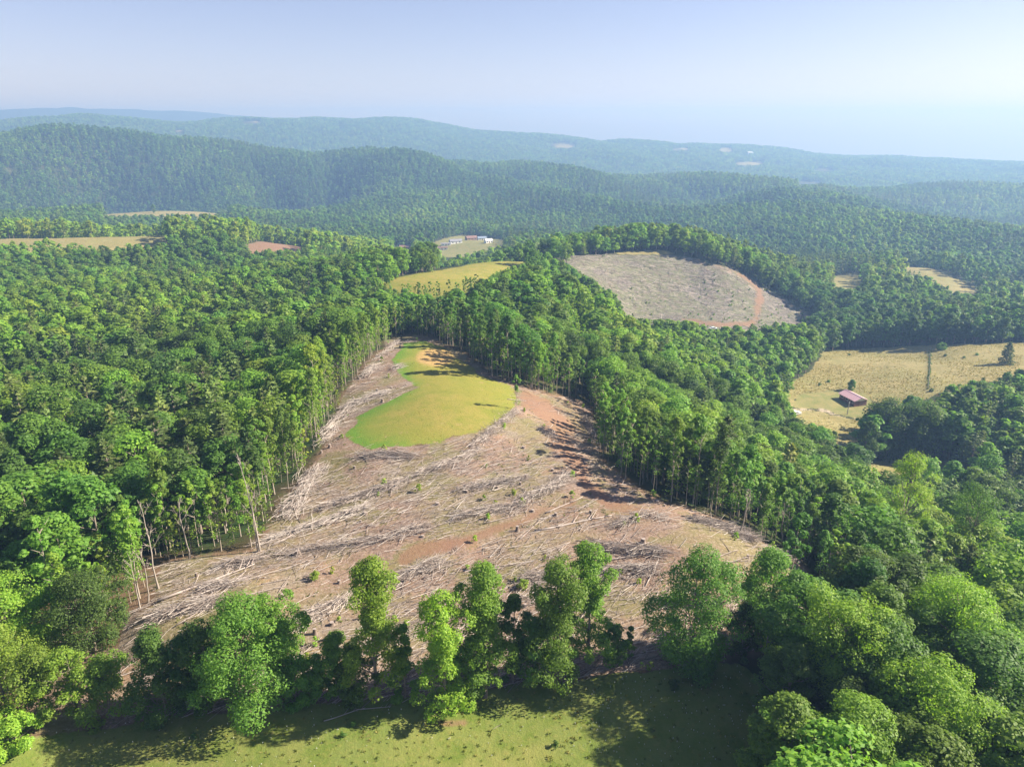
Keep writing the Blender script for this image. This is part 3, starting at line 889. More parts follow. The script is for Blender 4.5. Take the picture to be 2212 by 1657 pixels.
pp = np.where(inpoly(PX, PY, [(-100, 790), (600, 850), (640, 1000), (500, 1120), (150, 1180), (-100, 1150)]), .40, pp)
pp = np.where(inpoly(PX, PY, [(150, 700), (760, 640), (800, 860), (600, 860), (200, 790)]), .22, pp)
pp = np.where((PX > 2020) & (D > 170), .35, pp)
KIND[R.random(len(X)) < pp] = 'pine'
plant = inpoly(PX, PY, PLANT) & (D > 170)
plant &= R.random(len(X)) > .13
KIND[plant] = 'young'
KIND[e9 & ~plant] = 'slender'
# thin stand round the far clay bank
thin = (D > 430) & inpoly(PX, PY, [(500, 500), (680, 500), (780, 560), (780, 620), (700, 580), (500, 560)])
KIND[thin] = 'slender'

TONE = .46 + (vnoise(X, Y, 45, 1) - .5) * .35 + R.normal(0, .11, len(X))
TONE = np.where((PX > 1500) & (D < 130), TONE + .0, TONE)
TONE = np.where(KIND == 'young', .60 + R.normal(0, .06, len(X)), TONE)
TONE = np.where((KIND == 'slender') & left, TONE + .14, TONE)
TONE = np.where((PX > 1750) & (D > 170), TONE - .16, TONE)
TONE = np.clip(TONE, .02, .98)
# canopy heights: lower trees on the left slope by the foreground
SC = R.uniform(.66, 1.02, len(X)) * (.92 + .2 * vnoise(X, Y, 30, 3))
SC = np.where((PX > 1780) & (PX < 2120) & (D > 190) & (D < 290), SC * 1.12, SC)
SC = np.where(KIND == 'slender', SC * R.uniform(.78, 1.12, len(X)), SC)
SC = np.where(KIND == 'young', R.uniform(.65, 1.35, len(X)), SC)
SC = np.where((D < 45), SC * .8, SC)
ROT = R.uniform(0, 6.283, len(X))
KEEP = np.ones(len(X), bool)
# slender belts are thinned a little so that stems show against the ground
KEEP[(KIND == 'slender') & e4 & (R.random(len(X)) < .15)] = False
VAR = R.integers(0, 6, len(X))
v2 = np.where(vnoise(X, Y, 40, 6) + R.normal(0, .18, len(X)) > .55, R.choice([1, 2, 5], len(X)), R.choice([0, 3, 4], len(X)))
VAR = np.where(KIND == 'broad', v2, VAR)

HT = np.where(KIND == 'young', 8.5, 16.5) * SC
_b = in_front(X, Y, Z, HT, 5.0)
SC = np.where(_b, SC * .72, SC); HT = np.where(_b, HT * .72, HT)
KEEP &= ~in_front(X, Y, Z, HT, 4.0)
SX = SC * np.where(KIND == 'slender', 1.1, np.where(KIND == 'young', 1.0, R.uniform(1.14, 1.50, len(X))))
# what each crown covers in the picture, near ones first
cpx, cpy, cdep = project(X, Y, Z + HT * .6)
rad = np.where(KIND == 'slender', 2.0, np.where(KIND == 'young', 2.0, 3.8)) * SC * FPX / cdep
rh = HT * .42 * FPX / cdep * .8
cov = np.zeros((208, 277), bool)
vis = np.zeros(len(X))
for i in np.argsort(cdep):
    x0, x1 = int((cpx[i] - rad[i]) / 8), int((cpx[i] + rad[i]) / 8) + 1
    y0, y1 = int((cpy[i] - rh[i]) / 8), int((cpy[i] + rh[i]) / 8) + 1
    if x1 <= 0 or y1 <= 0 or x0 >= 277 or y0 >= 208: continue
    s = cov[max(y0, 0):y1, max(x0, 0):x1]
    if s.size: vis[i] = (~s).sum() * 64.0; s[:] = True
    # (a coarse box of 8 picture units a cell)

# ------------------------------------------------------------------ individual trees
def add_tree(kind, cat, pr, x, y, z, sc, rot, tint, label, group=None, zs=None, tilt=0.0, second='crown'):
    t = bpy.data.objects.new(kind, None); COL.objects.link(t)
    t.empty_display_size = .5
    t.location = (x, y, z - .05); t.rotation_euler = (tilt, 0, rot); t.scale = (sc, sc, zs if zs else sc)
    t['label'] = label; t['category'] = cat
    if group: t['group'] = group
    c = bpy.data.objects.new(second, pr[0]); COL.objects.link(c); c.parent = t; c['tint'] = float(tint)
    b = bpy.data.objects.new('trunk', pr[1]); COL.objects.link(b); b.parent = t
    return t


def zone(px, py, d):
    if px < 900:
        lat = 'far left' if px < 230 else ('midway' if px < 520 else 'near the clearing')
        dep = 'front' if d < 110 else ('lower' if d < 150 else ('middle' if d < 210 else ('upper' if d < 300 else 'back')))
        return f'{lat}, {dep} part of the left forest'
    if px < 1500 and d > 170: return 'on the wooded spur ' + ('straight behind' if px < 1120 else 'right of') + (' the hay field' if d < 230 else ' the saddle field')
    if px < 1500: return 'in the wood right of the ' + ('hay field' if d > 140 else 'red dirt track')
    if d > 165 and px > 1700: return 'in the bluish valley wood ' + ('below the barn' if px < 2030 else ('by the right frame edge' if d < 240 else 'beyond the barn pasture'))
    if d > 165: return 'on the spur ' + ('below the logged hillside' if d > 260 else 'left of the barn pasture')
    if d > 100: return 'on the wooded crest ' + ('behind the red track' if px < 1750 else ('below the barn valley' if px < 2000 else 'by the right frame edge'))
    return 'in the right wood ' + ('beside the pasture' if px < 1780 else ('midway right' if px < 2050 else 'far right')) + (' at the bottom' if d < 72 else ' farther up')


def tone_word(t, k):
    if k == 'pine': return 'dark' if t < .34 else ('olive green' if t > .55 else 'mid green')
    return 'dark green' if t < .33 else ('bright yellow-green' if t > .6 else ('fresh green' if t > .45 else 'mid green'))


SHAPEW = ['round', 'oval', 'pointed', 'rounded', 'spreading', 'narrow']
SIDES = ['far left', 'left', 'left of centre', 'centre', 'right of centre', 'right', 'far right', 'far right edge']
is_ind = np.zeros(len(X), bool)
used_labels = {}


def describe(i, noun):
    sz = 'tall ' if SC[i] > 1.04 else ('small ' if SC[i] < .84 else '')
    return sz


ordn = ['nearest', 'second', 'third', 'fourth', 'fifth', 'sixth', 'seventh', 'eighth', 'ninth', 'tenth', 'eleventh', 'twelfth', 'thirteenth', 'fourteenth',
        'fifteenth', 'sixteenth', 'seventeenth', 'eighteenth', 'nineteenth', 'twentieth']
inframe = (cpx > -20) & (cpx < 2232) & (cpy > 200) & (cpy < 1690) & (D < 560)
score = vis * inframe * KEEP
for kind, cap in (('broad', 270), ('pine', 240), ('slender', 290), ('young', 150)):
    idx = np.where((KIND == kind) & (score > 250))[0]
    idx = idx[np.argsort(-score[idx])][:cap]
    is_ind[idx] = True
for i in np.where(is_ind)[0]:
    k = KIND[i]; z_ = zone(PX[i], PY[i], D[i]); tw = tone_word(TONE[i], k)
    if k == 'broad':
        if D[i] < 95: pr = near_b[VAR[i]]
        elif D[i] < 240: pr = mid_pairs[VAR[i] * 2 + i % 2]
        else: pr = far_pairs[VAR[i] * 2 + i % 2]
        lab = f"{describe(i, k)}{tw} {SHAPEW[VAR[i]]} broadleaf tree {z_}"
        add_tree('broadleaf_tree', 'tree', pr, X[i], Y[i], Z[i], SX[i], ROT[i], TONE[i], lab, 'broadleaf trees, ' + lab, zs=SC[i])
    elif k == 'pine':
        pr = near_p[i % 3] if D[i] < 130 else mid_p[i % 3]
        lab = f"{describe(i, k)}{tw} layered pine {z_}"
        add_tree('pine_tree', 'tree', pr, X[i], Y[i], Z[i], SX[i], ROT[i], TONE[i], lab, 'pines, ' + lab, zs=SC[i])
    elif k == 'young':
        lab = f"light green young pine {z_}"
        add_tree('young_pine', 'tree', young_p[i % 3], X[i], Y[i], Z[i], SC[i], ROT[i], TONE[i], lab, 'young pines on the spur')
    else:
        if D[i] > 400: where = 'thin bare-stemmed tree beside the far red clay bank'
        elif PX[i] < 900:
            where = 'slender pale-stemmed tree at the left edge ' + ('near the lower left brush pile' if PY[i] > 1215 else ('by the leaning dead trunk' if PY[i] > 1100 else ('below the hay field' if PY[i] > 960
                     else ('beside the lower hay field' if PY[i] > 850 else 'beside the upper hay field'))))
        else: where = 'slender bare-stemmed tree at the right edge ' + ('by the shaded brush pile' if PY[i] > 1090 else ('by the bend of the red track' if PY[i] > 1000 else ('by the upper red track' if PY[i] > 890
                     else ('beside the middle of the hay field' if PY[i] > 800 else 'at the top of the hay field'))))
        lab = f"{'bright' if TONE[i] > .6 else ('dark' if TONE[i] < .4 else 'mid')} green {'taller ' if SC[i] > .95 else ('short ' if SC[i] < .66 else '')}{where}"
        lab = lab.replace(' at the left edge', ' left edge').replace(' at the right edge', ' right edge') if len(lab.split()) > 16 else lab
        add_tree('slender_tree', 'tree', slend[VAR[i] if VAR[i] < 6 else 0] if i % 3 else slend[6 + i % 2], X[i], Y[i], Z[i], SC[i], ROT[i], TONE[i], lab, 'edge trees, ' + lab)


# ------------------------------------------------------------------ masses of trees as one object each
def instancer(name, meshes, x, y, z, rot, scl, tint, idx, label, kind='stuff', cat=None, tilt=None):
    coll = bpy.data.collections.new(name + '_sources')
    for k, me in enumerate(meshes):
        o = bpy.data.objects.new(f'{name}', me)
        o['kind'] = 'stuff'; o['label'] = label
        if cat: o['category'] = cat
        coll.objects.link(o)
    order = sorted(range(len(meshes)), key=lambda q: coll.objects[q].name)
    # Collection Info sorts children by name: store each mesh's place in that order
    names = sorted(o.name for o in coll.objects)
    place = {}
    for o in coll.objects:
        place[meshes.index(o.data)] = names.index(o.name)
    idx = np.array([place[int(q)] for q in idx], np.int32)
    me = bpy.data.meshes.new(name)
    P = np.stack([x, y, z], 1).astype(np.float32)
    me.vertices.add(len(P)); me.vertices.foreach_set('co', P.ravel())
    a = me.attributes.new('which', 'INT', 'POINT'); a.data.foreach_set('value', idx)
    rv = np.zeros((len(P), 3), np.float32); rv[:, 2] = rot
    if tilt is not None: rv[:, 0] = tilt
    a = me.attributes.new('turn', 'FLOAT_VECTOR', 'POINT'); a.data.foreach_set('vector', rv.ravel())
    a = me.attributes.new('size', 'FLOAT_VECTOR', 'POINT'); a.data.foreach_set('vector', np.asarray(scl, np.float32).ravel())
    a = me.attributes.new('tint', 'FLOAT', 'POINT'); a.data.foreach_set('value', np.asarray(tint, np.float32))
    ob = link(name, me, kind=kind, label=label, cat=cat)
    ng = bpy.data.node_groups.new(name + '_spread', 'GeometryNodeTree')
    ng.interface.new_socket('Geometry', in_out='INPUT', socket_type='NodeSocketGeometry')
    ng.interface.new_socket('Geometry', in_out='OUTPUT', socket_type='NodeSocketGeometry')
    nd = ng.nodes; lk = ng.links
    gi = nd.new('NodeGroupInput'); go = nd.new('NodeGroupOutput')
    ci = nd.new('GeometryNodeCollectionInfo'); ci.inputs['Collection'].default_value = coll
    ci.inputs['Separate Children'].default_value = True; ci.inputs['Reset Children'].default_value = True
    ip = nd.new('GeometryNodeInstanceOnPoints'); ip.inputs['Pick Instance'].default_value = True

    def na_(nm, t):
        q = nd.new('GeometryNodeInputNamedAttribute'); q.data_type = t; q.inputs['Name'].default_value = nm
        return [s for s in q.outputs if s.enabled and s.name == 'Attribute'][0]
    lk.new(gi.outputs[0], ip.inputs['Points']); lk.new(ci.outputs[0], ip.inputs['Instance'])
    lk.new(na_('which', 'INT'), ip.inputs['Instance Index'])
    e2r = nd.new('FunctionNodeEulerToRotation'); lk.new(na_('turn', 'FLOAT_VECTOR'), e2r.inputs[0]); lk.new(e2r.outputs[0], ip.inputs['Rotation'])
    lk.new(na_('size', 'FLOAT_VECTOR'), ip.inputs['Scale'])
    lk.new(ip.outputs[0], go.inputs[0])
    mod = ob.modifiers.new('spread', 'NODES'); mod.node_group = ng
    return ob


def s3(a, zf=1.0):
    return np.stack([a, a, a * zf], 1)


rest = KEEP & ~is_ind
J_near = [joined('wood', broadleaf(100 + i, h, w, cb, sh, 46, 9000, .34, ls=.85), M_LEAF, M_BARK) for i, (sh, w, h, cb) in enumerate(SHAPES)]
J_mid = [joined('wood', m[1 + k], M_LEAF, M_BARK) for m in mid_b for k in (0, 1)]
J_far = [joined('wood', m[1 + k], M_LEAF, M_BARK) for m in far_b for k in (0, 1)]
J_pine = [joined('wood', q, M_NEEDLE, M_BARK) for q in mid_p_raw]
J_young = [joined('wood', q, M_LEAF, M_BARK) for q in young_raw]
J_sl = [joined('wood', slender(520 + i, 15.5, 3.8, .52, 8, 900, .5, sides=4), M_LEAF, M_PALEBARK) for i in range(3)]
b = rest & (KIND == 'broad')
which = np.where(D[b] < 95, VAR[b], np.where(D[b] < 220, 6 + VAR[b] * 2 + R.integers(0, 2, b.sum()), 18 + VAR[b] * 2 + R.integers(0, 2, b.sum())))
instancer('broadleaf_forest', J_near + J_mid + J_far, X[b], Y[b], Z[b] - .05, ROT[b], np.stack([SX[b], SX[b], SC[b]], 1), TONE[b], which, 'dense green broadleaf forest on both sides of the clearing', cat='forest')
for nm, kk, lab, js in (('pine_wood', 'pine', 'pines scattered through the forest left and right of the clearing', J_pine),
                        ('young_pine_stand', 'young', 'light green even-aged pine stand on the spur', J_young),
                        ('edge_stems', 'slender', 'thin bare-stemmed trees behind the edges of the clearing', J_sl)):
    b = rest & (KIND == kk)
    if b.sum():
        instancer(nm, js, X[b], Y[b], Z[b] - .05, ROT[b], np.stack([SX[b], SX[b], SC[b]], 1), TONE[b], R.integers(0, 3, b.sum()), lab, cat='forest')

# extra small stems under and behind the slender edges, and leafy undergrowth
X2, Y2 = grid_points(3.6, 60, 260, 40, 22)
ok = regions(X2, Y2, .6) == 0
X2, Y2 = X2[ok], Y2[ok]
nearo = near_open(X2, Y2, 11.0)
X2, Y2 = X2[nearo], Y2[nearo]
Z2 = zat(X2, Y2); p2x, p2y, _ = project(X2, Y2, Z2)
okk = ~((p2y > 1380) & (p2x < 1640)) & ~inpoly(p2x, p2y, [(1640, 1180), (1790, 1240), (1740, 1420), (1640, 1440)])
X2, Y2, Z2, p2x = X2[okk], Y2[okk], Z2[okk], p2x[okk]
sel = R.random(len(X2)) < np.where(p2x < 900, .42, .16)
J_sap = [joined('sap', slender(540 + i, 9.0, 2.2, .45, 6, 420, .42, trunk_r=.055, sides=4, tufts=6), M_LEAF, M_PALEBARK) for i in range(4)]
instancer('undergrowth', J_sap, X2[sel], Y2[sel], Z2[sel], R.uniform(0, 6.28, sel.sum()), s3(R.uniform(.35, 1.15, sel.sum())),
          np.clip(.62 + R.normal(0, .12, sel.sum()) - .25 * (p2x[sel] > 900), 0, 1), R.integers(0, 4, sel.sum()), 'thin saplings and leafy undergrowth along the forest edges', cat='undergrowth')

# curtains of thin bare stems at the cut edges
XS, YS = grid_points(2.1, 60, 300, 40, 31)
ok = regions(XS, YS, .6) == 0
XS, YS = XS[ok], YS[ok]
ok = near_open(XS, YS, 6.5)
XS, YS = XS[ok], YS[ok]; ZS = zat(XS, YS); psx, psy, _ = project(XS, YS, ZS)
ok = ~((psy > 1380) & (psx < 1640)) & ~inpoly(psx, psy, [(1640, 1180), (1790, 1240), (1740, 1420), (1640, 1440)]) & (R.random(len(XS)) < np.where(psx > 900, .75, .34))
XS, YS, ZS, psx = XS[ok], YS[ok], ZS[ok], psx[ok]
J_stem = [joined('stem', slender(560 + i, 12.5, 2.3, .66, 6, 420, .45, trunk_r=.085, sides=5, tufts=2), M_LEAF, M_PALEBARK) for i in range(5)]
instancer('bare_stems', J_stem, XS, YS, ZS, R.uniform(0, 6.28, len(XS)), s3(R.uniform(.55, 1.0, len(XS))), np.clip(.5 + R.normal(0, .1, len(XS)) + .12 * (psx < 900), 0, 1), R.integers(0, 5, len(XS)),
          'curtain of thin bare tree stems along the cut forest edges', cat='stems')

# middle distance: wooded ridge between 560 m and 2500 m
X3, Y3 = grid_points(7.4, 560, 1250, 44, 23)
X3b, Y3b = grid_points(9.2, 1250, 2500, 44, 24)
X3 = np.concatenate([X3, X3b]); Y3 = np.concatenate([Y3, Y3b])
ok = regions(X3, Y3, .4) == 0
X3, Y3 = X3[ok], Y3[ok]; Z3 = zat(X3, Y3); D3 = np.hypot(X3, Y3)
ok = R.random(len(X3)) > .05
X3, Y3, Z3, D3 = X3[ok], Y3[ok], Z3[ok], D3[ok]
J_mfar = [joined('wood', broadleaf(600 + i, h, w * 1.05, cb * .6, sh, 9, 300, 1.7, limbs=False, sides=3), M_LEAF, M_BARK) for i, (sh, w, h, cb) in enumerate(SHAPES)]
J_pfar = [joined('wood', pine(640 + i, 16.5, 6.5, .1, 8, 5, 5, 2.0, pw=.8, sides=3), M_NEEDLE, M_BARK) for i in range(2)]
pn = (vnoise(X3, Y3, 160, 2) + R.normal(0, .15, len(X3))) > .68
sz = R.uniform(.66, 1.12, len(X3)) * np.where(D3 > 1250, 1.12, 1.0)
tn = np.clip(.44 + (vnoise(X3, Y3, 120, 3) - .5) * .45 + (vnoise(X3, Y3, 330, 6) - .5) * .35 + R.normal(0, .12, len(X3)), 0, 1)
p3x, p3y, _ = project(X3, Y3, Z3)
_b = in_front(X3, Y3, Z3, sz * 16, 6.0); sz = np.where(_b, sz * .7, sz)
_b = in_front(X3, Y3, Z3, sz * 16, 6.0)
_b |= in_front(X3, Y3, Z3, sz * 16, 6.0, FARVIS)
X3, Y3, Z3, D3, sz, tn, p3x, pn = [q[~_b] for q in (X3, Y3, Z3, D3, sz, tn, p3x, pn)]
which = np.where(pn, 6 + R.integers(0, 2, len(X3)), R.integers(0, 6, len(X3)))
which = np.where(pn & (p3x < 1100) & (R.random(len(X3)) < .5), R.integers(0, 6, len(X3)), which)
instancer('ridge_forest', J_mfar + J_pfar, X3, Y3, Z3 - .3, R.uniform(0, 6.28, len(X3)), s3(sz * 1.25, .85), tn, which, 'bluish forest covering the ridges beyond the valley', cat='forest')

# far ridges: clumps of crowns
X4, Y4 = grid_points(15.5, 2500, 5200, 42, 25)
ok = regions(X4, Y4, .3) == 0
X4, Y4 = X4[ok], Y4[ok]; Z4 = zat(X4, Y4)
ok = ~in_front(X4, Y4, Z4, np.full(len(X4), 15.0), 20.0, FARVIS)
X4, Y4, Z4 = X4[ok], Y4[ok], Z4[ok]


def clump(seed):
    r = np.random.default_rng(seed); Vs, Fs, n0 = [], [], 0
    for _ in range(5):
        (cv, cf), _t = broadleaf(seed * 10 + _, r.uniform(13, 18), r.uniform(7, 9.5), .05, ['round', 'oval', 'spire'][_ % 3], 6, 46, 4.2, limbs=False, sides=3)
        cv = cv + np.array([r.uniform(-7, 7), r.uniform(-7, 7), 0]); Vs.append(cv); Fs.append(cf + n0); n0 += len(cv)
    return np.concatenate(Vs), np.concatenate(Fs)


J_cl = [new_mesh('wood', *clump(70 + i), [M_LEAF]) for i in range(5)]
instancer('far_forest', J_cl, X4, Y4, Z4 - .5, R.uniform(0, 6.28, len(X4)), s3(R.uniform(.8, 1.15, len(X4))),
          np.clip(.50 + R.normal(0, .13, len(X4)), 0, 1), R.integers(0, 5, len(X4)), 'hazy forest on the far ridges under the skyline', cat='forest')

# ------------------------------------------------------------------ the row of trees along the pasture, one by one
def at_base(px, py):
    return cast(px, py, 25, 500)


def height_for(px_top, py_top, x, y):
    dx, dy, dz = [float(q) for q in ray(px_top, py_top)]
    return CAM_Z + dz * math.hypot(x, y) / math.hypot(dx, dy)


# base x, base y, top y, crown width (picture units), shape, crown base, tone, lobes, leaves, label
ROW = [
    (40, 1450, 1232, 165, 'round', .12, .64, 34, 12000, 'light green loose tree behind the left end of the pasture row'),
    (118, 1415, 1265, 110, 'oval', .14, .55, 22, 7000, 'airy yellow-green tree over bare stems behind the left pasture row'),
    (208, 1408, 1224, 150, 'round', .14, .20, 36, 13000, 'dark olive domed tree at the lower left corner of the clearing'),
    (-40, 1500, 1300, 150, 'round', .12, .70, 26, 9000, 'bright green tree cut by the left frame edge'),
    (640, 1515, 1420, 90, 'round', .03, .34, 18, 5000, 'low bushy tree at the right foot of the big spreading oak'),
    (770, 1508, 1400, 90, 'oval', .05, .30, 18, 5000, 'low dark tree at the left foot of the tallest bright green tree'),
    (1010, 1515, 1385, 90, 'oval', .04, .40, 18, 5200, 'leafy tree filling the gap between the two middle row trees'),
    (1150, 1478, 1330, 90, 'oval', .04, .26, 18, 5200, 'dark leafy tree left of the full grey-green row tree'),
    (38, 1612, 1545, 95, 'round', .04, .70, 12, 3500, 'small bright green bushy tree at the left frame edge by the pasture'),
    (25, 1560, 1330, 170, 'oval', .10, .62, 26, 9000, 'light green loose tree at the left frame edge, leftmost of the pasture row'),
    (105, 1558, 1395, 120, 'column', .12, .52, 20, 6000, 'thin airy green tree second from left in the pasture row'),
    (172, 1556, 1385, 110, 'oval', .16, .60, 18, 5500, 'airy yellow-green tree at the left of the pasture row, brown ground showing through'),
    (238, 1548, 1405, 110, 'column', .14, .50, 18, 5500, 'small airy green tree left of the dark conical tree in the pasture row'),
    (360, 1545, 1338, 120, 'spire', .03, .22, 30, 10000, 'dark blue-green dense conical tree in the left pasture row'),
    (425, 1528, 1362, 90, 'oval', .12, .10, 20, 7000, 'very dark narrow tree right of the conical tree in the pasture row'),
    (462, 1532, 1330, 110, 'oval', .08, .26, 24, 8000, 'dark oval tree tucked against the big spreading oak in the pasture row'),
    (545, 1538, 1295, 185, 'round', .10, .36, 40, 17000, 'big dark spreading oak with bright patches in the left half of the pasture row'),
    (612, 1500, 1284, 120, 'vase', .30, .44, 22, 8500, 'tall fork-crowned tree rising behind the big oak of the pasture row'),
    (688, 1512, 1415, 70, 'column', .10, .38, 14, 4200, 'short narrow tree right of the big oak in the pasture row'),
    (732, 1506, 1368, 80, 'oval', .16, .42, 16, 4800, 'small airy tree left of the tall leafy poplar in the pasture row'),
    (815, 1512, 1203, 122, 'column', .18, .62, 34, 12000, 'tallest bright green poplar-like tree left of centre in the pasture row'),
    (875, 1505, 1350, 66, 'column', .08, .34, 14, 4600, 'thin dark small tree right of the tallest bright green tree'),
    (964, 1535, 1278, 118, 'column', .05, .70, 36, 13000, 'bright yellow-green tree leafy to the ground in the middle of the pasture row'),
    (1048, 1505, 1216, 122, 'column', .16, .48, 34, 12500, 'tall twin-topped tree in the middle of the pasture row'),
    (1108, 1470, 1285, 70, 'oval', .10, .16, 16, 5500, 'dark slim tree behind the twin-topped tree of the pasture row'),
    (1198, 1480, 1205, 135, 'column', .10, .42, 38, 14500, 'large full grey-green tree right of centre in the pasture row'),
    (1268, 1445, 1176, 110, 'column', .16, .46, 30, 10500, 'tall tree leaning on the right of the full grey-green tree'),
    (1322, 1440, 1345, 60, 'oval', .12, .28, 12, 3600, 'low dark shrubby tree in the gap right of the full grey-green tree'),
    (1358, 1420, 1352, 26, 'column', .12, .34, 7, 1200, 'very thin sapling in the wide gap of the pasture row'),
    (1490, 1446, 1192, 165, 'round', .05, .26, 42, 17000, 'big dark rounded oak standing alone right of the gap in the pasture row'),
    (1648, 1408, 1180, 135, 'oval', .14, .42, 32, 12500, 'tall green tree between the lone dark oak and the right wood'),
    (1600, 1418, 1300, 70, 'oval', .08, .18, 14, 4600, 'low dark tree right behind the lone dark oak'),
    (1790, 1590, 1275, 170, 'vase', .20, .70, 34, 13000, 'pale yellow-green airy tree at the left front of the right wood'),
    (1950, 1700, 1395, 200, 'round', .14, .68, 44, 18000, 'large bright yellow-green domed tree at the front of the right wood'),
    (1745, 1590, 1430, 140, 'round', .06, .14, 32, 12000, 'very dark low tree at the shaded front corner of the right wood'),
    (1690, 1680, 1520, 120, 'spire', .03, .18, 26, 9000, 'dark bushy tree at the bottom edge beside the shaded pasture'),
    (1850, 1690, 1500, 100, 'column', .10, .66, 24, 8500, 'narrow yellow-olive tree at the bottom of the right wood'),
    (2080, 1700, 1560, 130, 'round', .10, .48, 30, 10000, 'mid green round tree low at the bottom right'),
    (2010, 1560, 1235, 190, 'round', .16, .70, 44, 16000, 'big lime green domed tree in the middle of the right wood'),
    (1840, 1440, 1195, 150, 'round', .14, .52, 36, 13000, 'grey-green flowering-topped tree behind the pale airy tree in the right wood'),
    (2060, 1290, 1030, 110, 'round', .15, .34, 30, 9000, 'silvery grey-green round tree on the crest of the right wood'),
    (1920, 1270, 960, 110, 'oval', .18, .80, 30, 9000, 'bright light green tree standing up on the crest below the barn pasture'),
]
for i, (bx, by, ty, wpx, shp, cb, tone, nl, nlf, lab) in enumerate(ROW):
    tone = min(.95, tone + .02) if bx < 1500 else max(.02, tone - .06)
    x, y, z = at_base(bx, by)
    top = height_for(bx, ty, x, y); h = max(2.0, top - z)
    dep = float(project(x, y, z + h * .6)[2]); wm = wpx * 1.30 * dep / FPX
    ct = broadleaf(900 + i, h, wm, cb, shp, int(nl * 1.5), int(nlf * 1.6), .245, gap=1, trunk_r=.05 + .011 * h, low=3 if cb < .1 else 1, ls=.8)
    big = h > 5.5
    add_tree('broadleaf_tree' if big else 'small_tree', 'tree', pair('row', ct, M_LEAF, M_BARK), x, y, z, 1.0, 0.0, tone, lab, None)

# trees with a place of their own farther off
def solo(kind, cat, ct, px, by, tone, lab, leafm=M_LEAF, bark=M_BARK, ty=None, dmin=60):
    x, y, z = cast(px, by, dmin, 6000)
    (cv, cf), (tv, tf) = ct
    s = 1.0
    if ty is not None:
        h = height_for(px, ty, x, y) - z
        s = h / max(cv[:, 2].max(), .1)
    return add_tree(kind, cat, pair('solo', ct, leafm, bark), x, y, z, s, 0.7, tone, lab)


solo('pine_tree', 'tree', pine(801, 12, 9.0, .06, 13, 7, 26, .8, pw=.62), 2172, 787, .30, 'lone dark pine with a long shadow on the tan barn pasture', M_NEEDLE, ty=736, dmin=250)
solo('cedar_tree', 'tree', broadleaf(802, 7, 5.6, .02, 'oval', 26, 5200, .36, trunk_r=.12), 1838, 843, .16, 'small dark egg-shaped cedar behind the red-roofed barn', ty=818, dmin=250)
solo('shrub', 'shrub', broadleaf(803, 5, 8.0, .02, 'round', 18, 2600, .5, trunk_r=.1), 2032, 756, .30, 'grey-green round shrub at the top edge of the barn pasture', ty=739, dmin=260)
for px, py, tp, lab in ((2042, 770, 764, 'small dark bush below the round shrub on the barn pasture'), (2082, 774, 768, 'small bush in the middle of the three on the upper barn pasture'),
                        (2110, 768, 762, 'small dark bush nearest the lone pine on the barn pasture'), (1834, 768, 763, 'low bush at the upper left of the barn pasture'),
                        (1790, 826, 820, 'low brambles left of the cedar at the pasture edge'), (2012, 846, 838, 'dark bush at the lower end of the fence line'), (1770, 833, 826, 'bush by the wood left of the barn lawn')):
    solo('bush', 'bush', broadleaf(810 + int(px), 2, 3.2, .02, 'round', 10, 700, .4, trunk_r=.05, limbs=False), px, py, .25, lab, ty=tp, dmin=240)
for i, (px, by, ty, wd, tone, lab) in enumerate(((1900, 985, 852, 13, .22, 'big dark rounded tree beside the barn, left of two'), (1985, 990, 858, 13, .34, 'big rounded tree right of the barn clump with a sunlit right side'),
                                                 (1945, 990, 868, 10, .2, 'dark tree filling the middle of the clump by the barn'), (1865, 1000, 905, 8, .15, 'small dark tree at the left foot of the barn clump'))):
    solo('broadleaf_tree', 'tree', broadleaf(830 + i, 16, wd, .06, 'round', 34, 7500, .5, trunk_r=.3), px, by, tone, lab, ty=ty, dmin=170)
solo('pine_tree', 'tree', pine(840, 14, 8, .08, 13, 6, 20, .8), 2050, 935, .26, 'dark pine with feathery boughs right of the barn clump', M_NEEDLE, ty=838, dmin=170)
solo('broadleaf_tree', 'tree', broadleaf(841, 15, 9, .1, 'round', 30, 5200, .5), 318, 1150, .99, 'yellow autumn-tinted round tree in the forest left of the clearing', ty=1035, dmin=60)
solo('slender_tree', 'tree', slender(842, 12, 3.0, .55, 8, 1700, .3, trunk_r=.10), 1115, 886, .46, 'lone slender tree standing at the right rim of the hay field', bark=M_PALEBARK, ty=808)
solo('broadleaf_tree', 'tree', broadleaf(843, 15, 6.5, .25, 'column', 22, 5200, .4, trunk_r=.2), 1163, 842, .58, 'pale green full tree on bare stems right of the hay field', bark=M_PALEBARK, ty=735)
solo('slender_tree', 'tree', slender(844, 15, 3.6, .5, 9, 2200, .34), 1178, 842, .52, 'bare-stemmed tree next to the pale full tree right of the hay field', bark=M_PALEBARK, ty=742)
for i, (px, by, ty, lab) in enumerate(((1068, 655, 592, 'dark round tree on the grass saddle beside the pine stand'), (1040, 650, 600, 'round green tree at the left end of the pine stand'))):
    solo('broadleaf_tree', 'tree', broadleaf(850 + i, 14, 10, .06, 'round', 26, 2600, .7), px, by, .3, lab, ty=ty, dmin=260)
solo('broadleaf_tree', 'tree', broadleaf(855, 14, 8, .03, 'spire', 20, 1700, .8), 855, 602, .42, 'pointed green tree at the left end of the tan saddle field', ty=560, dmin=280)
solo('broadleaf_tree', 'tree', broadleaf(856, 14, 10, .04, 'round', 20, 1700, .8), 930, 588, .5, 'light green tree behind the tan saddle field', ty=538, dmin=300)
solo('broadleaf_tree', 'tree', broadleaf(857, 14, 9, .04, 'round', 16, 1100, 1.1), 333, 461, .3, 'single round tree on the tan valley field at far left', ty=441, dmin=900)
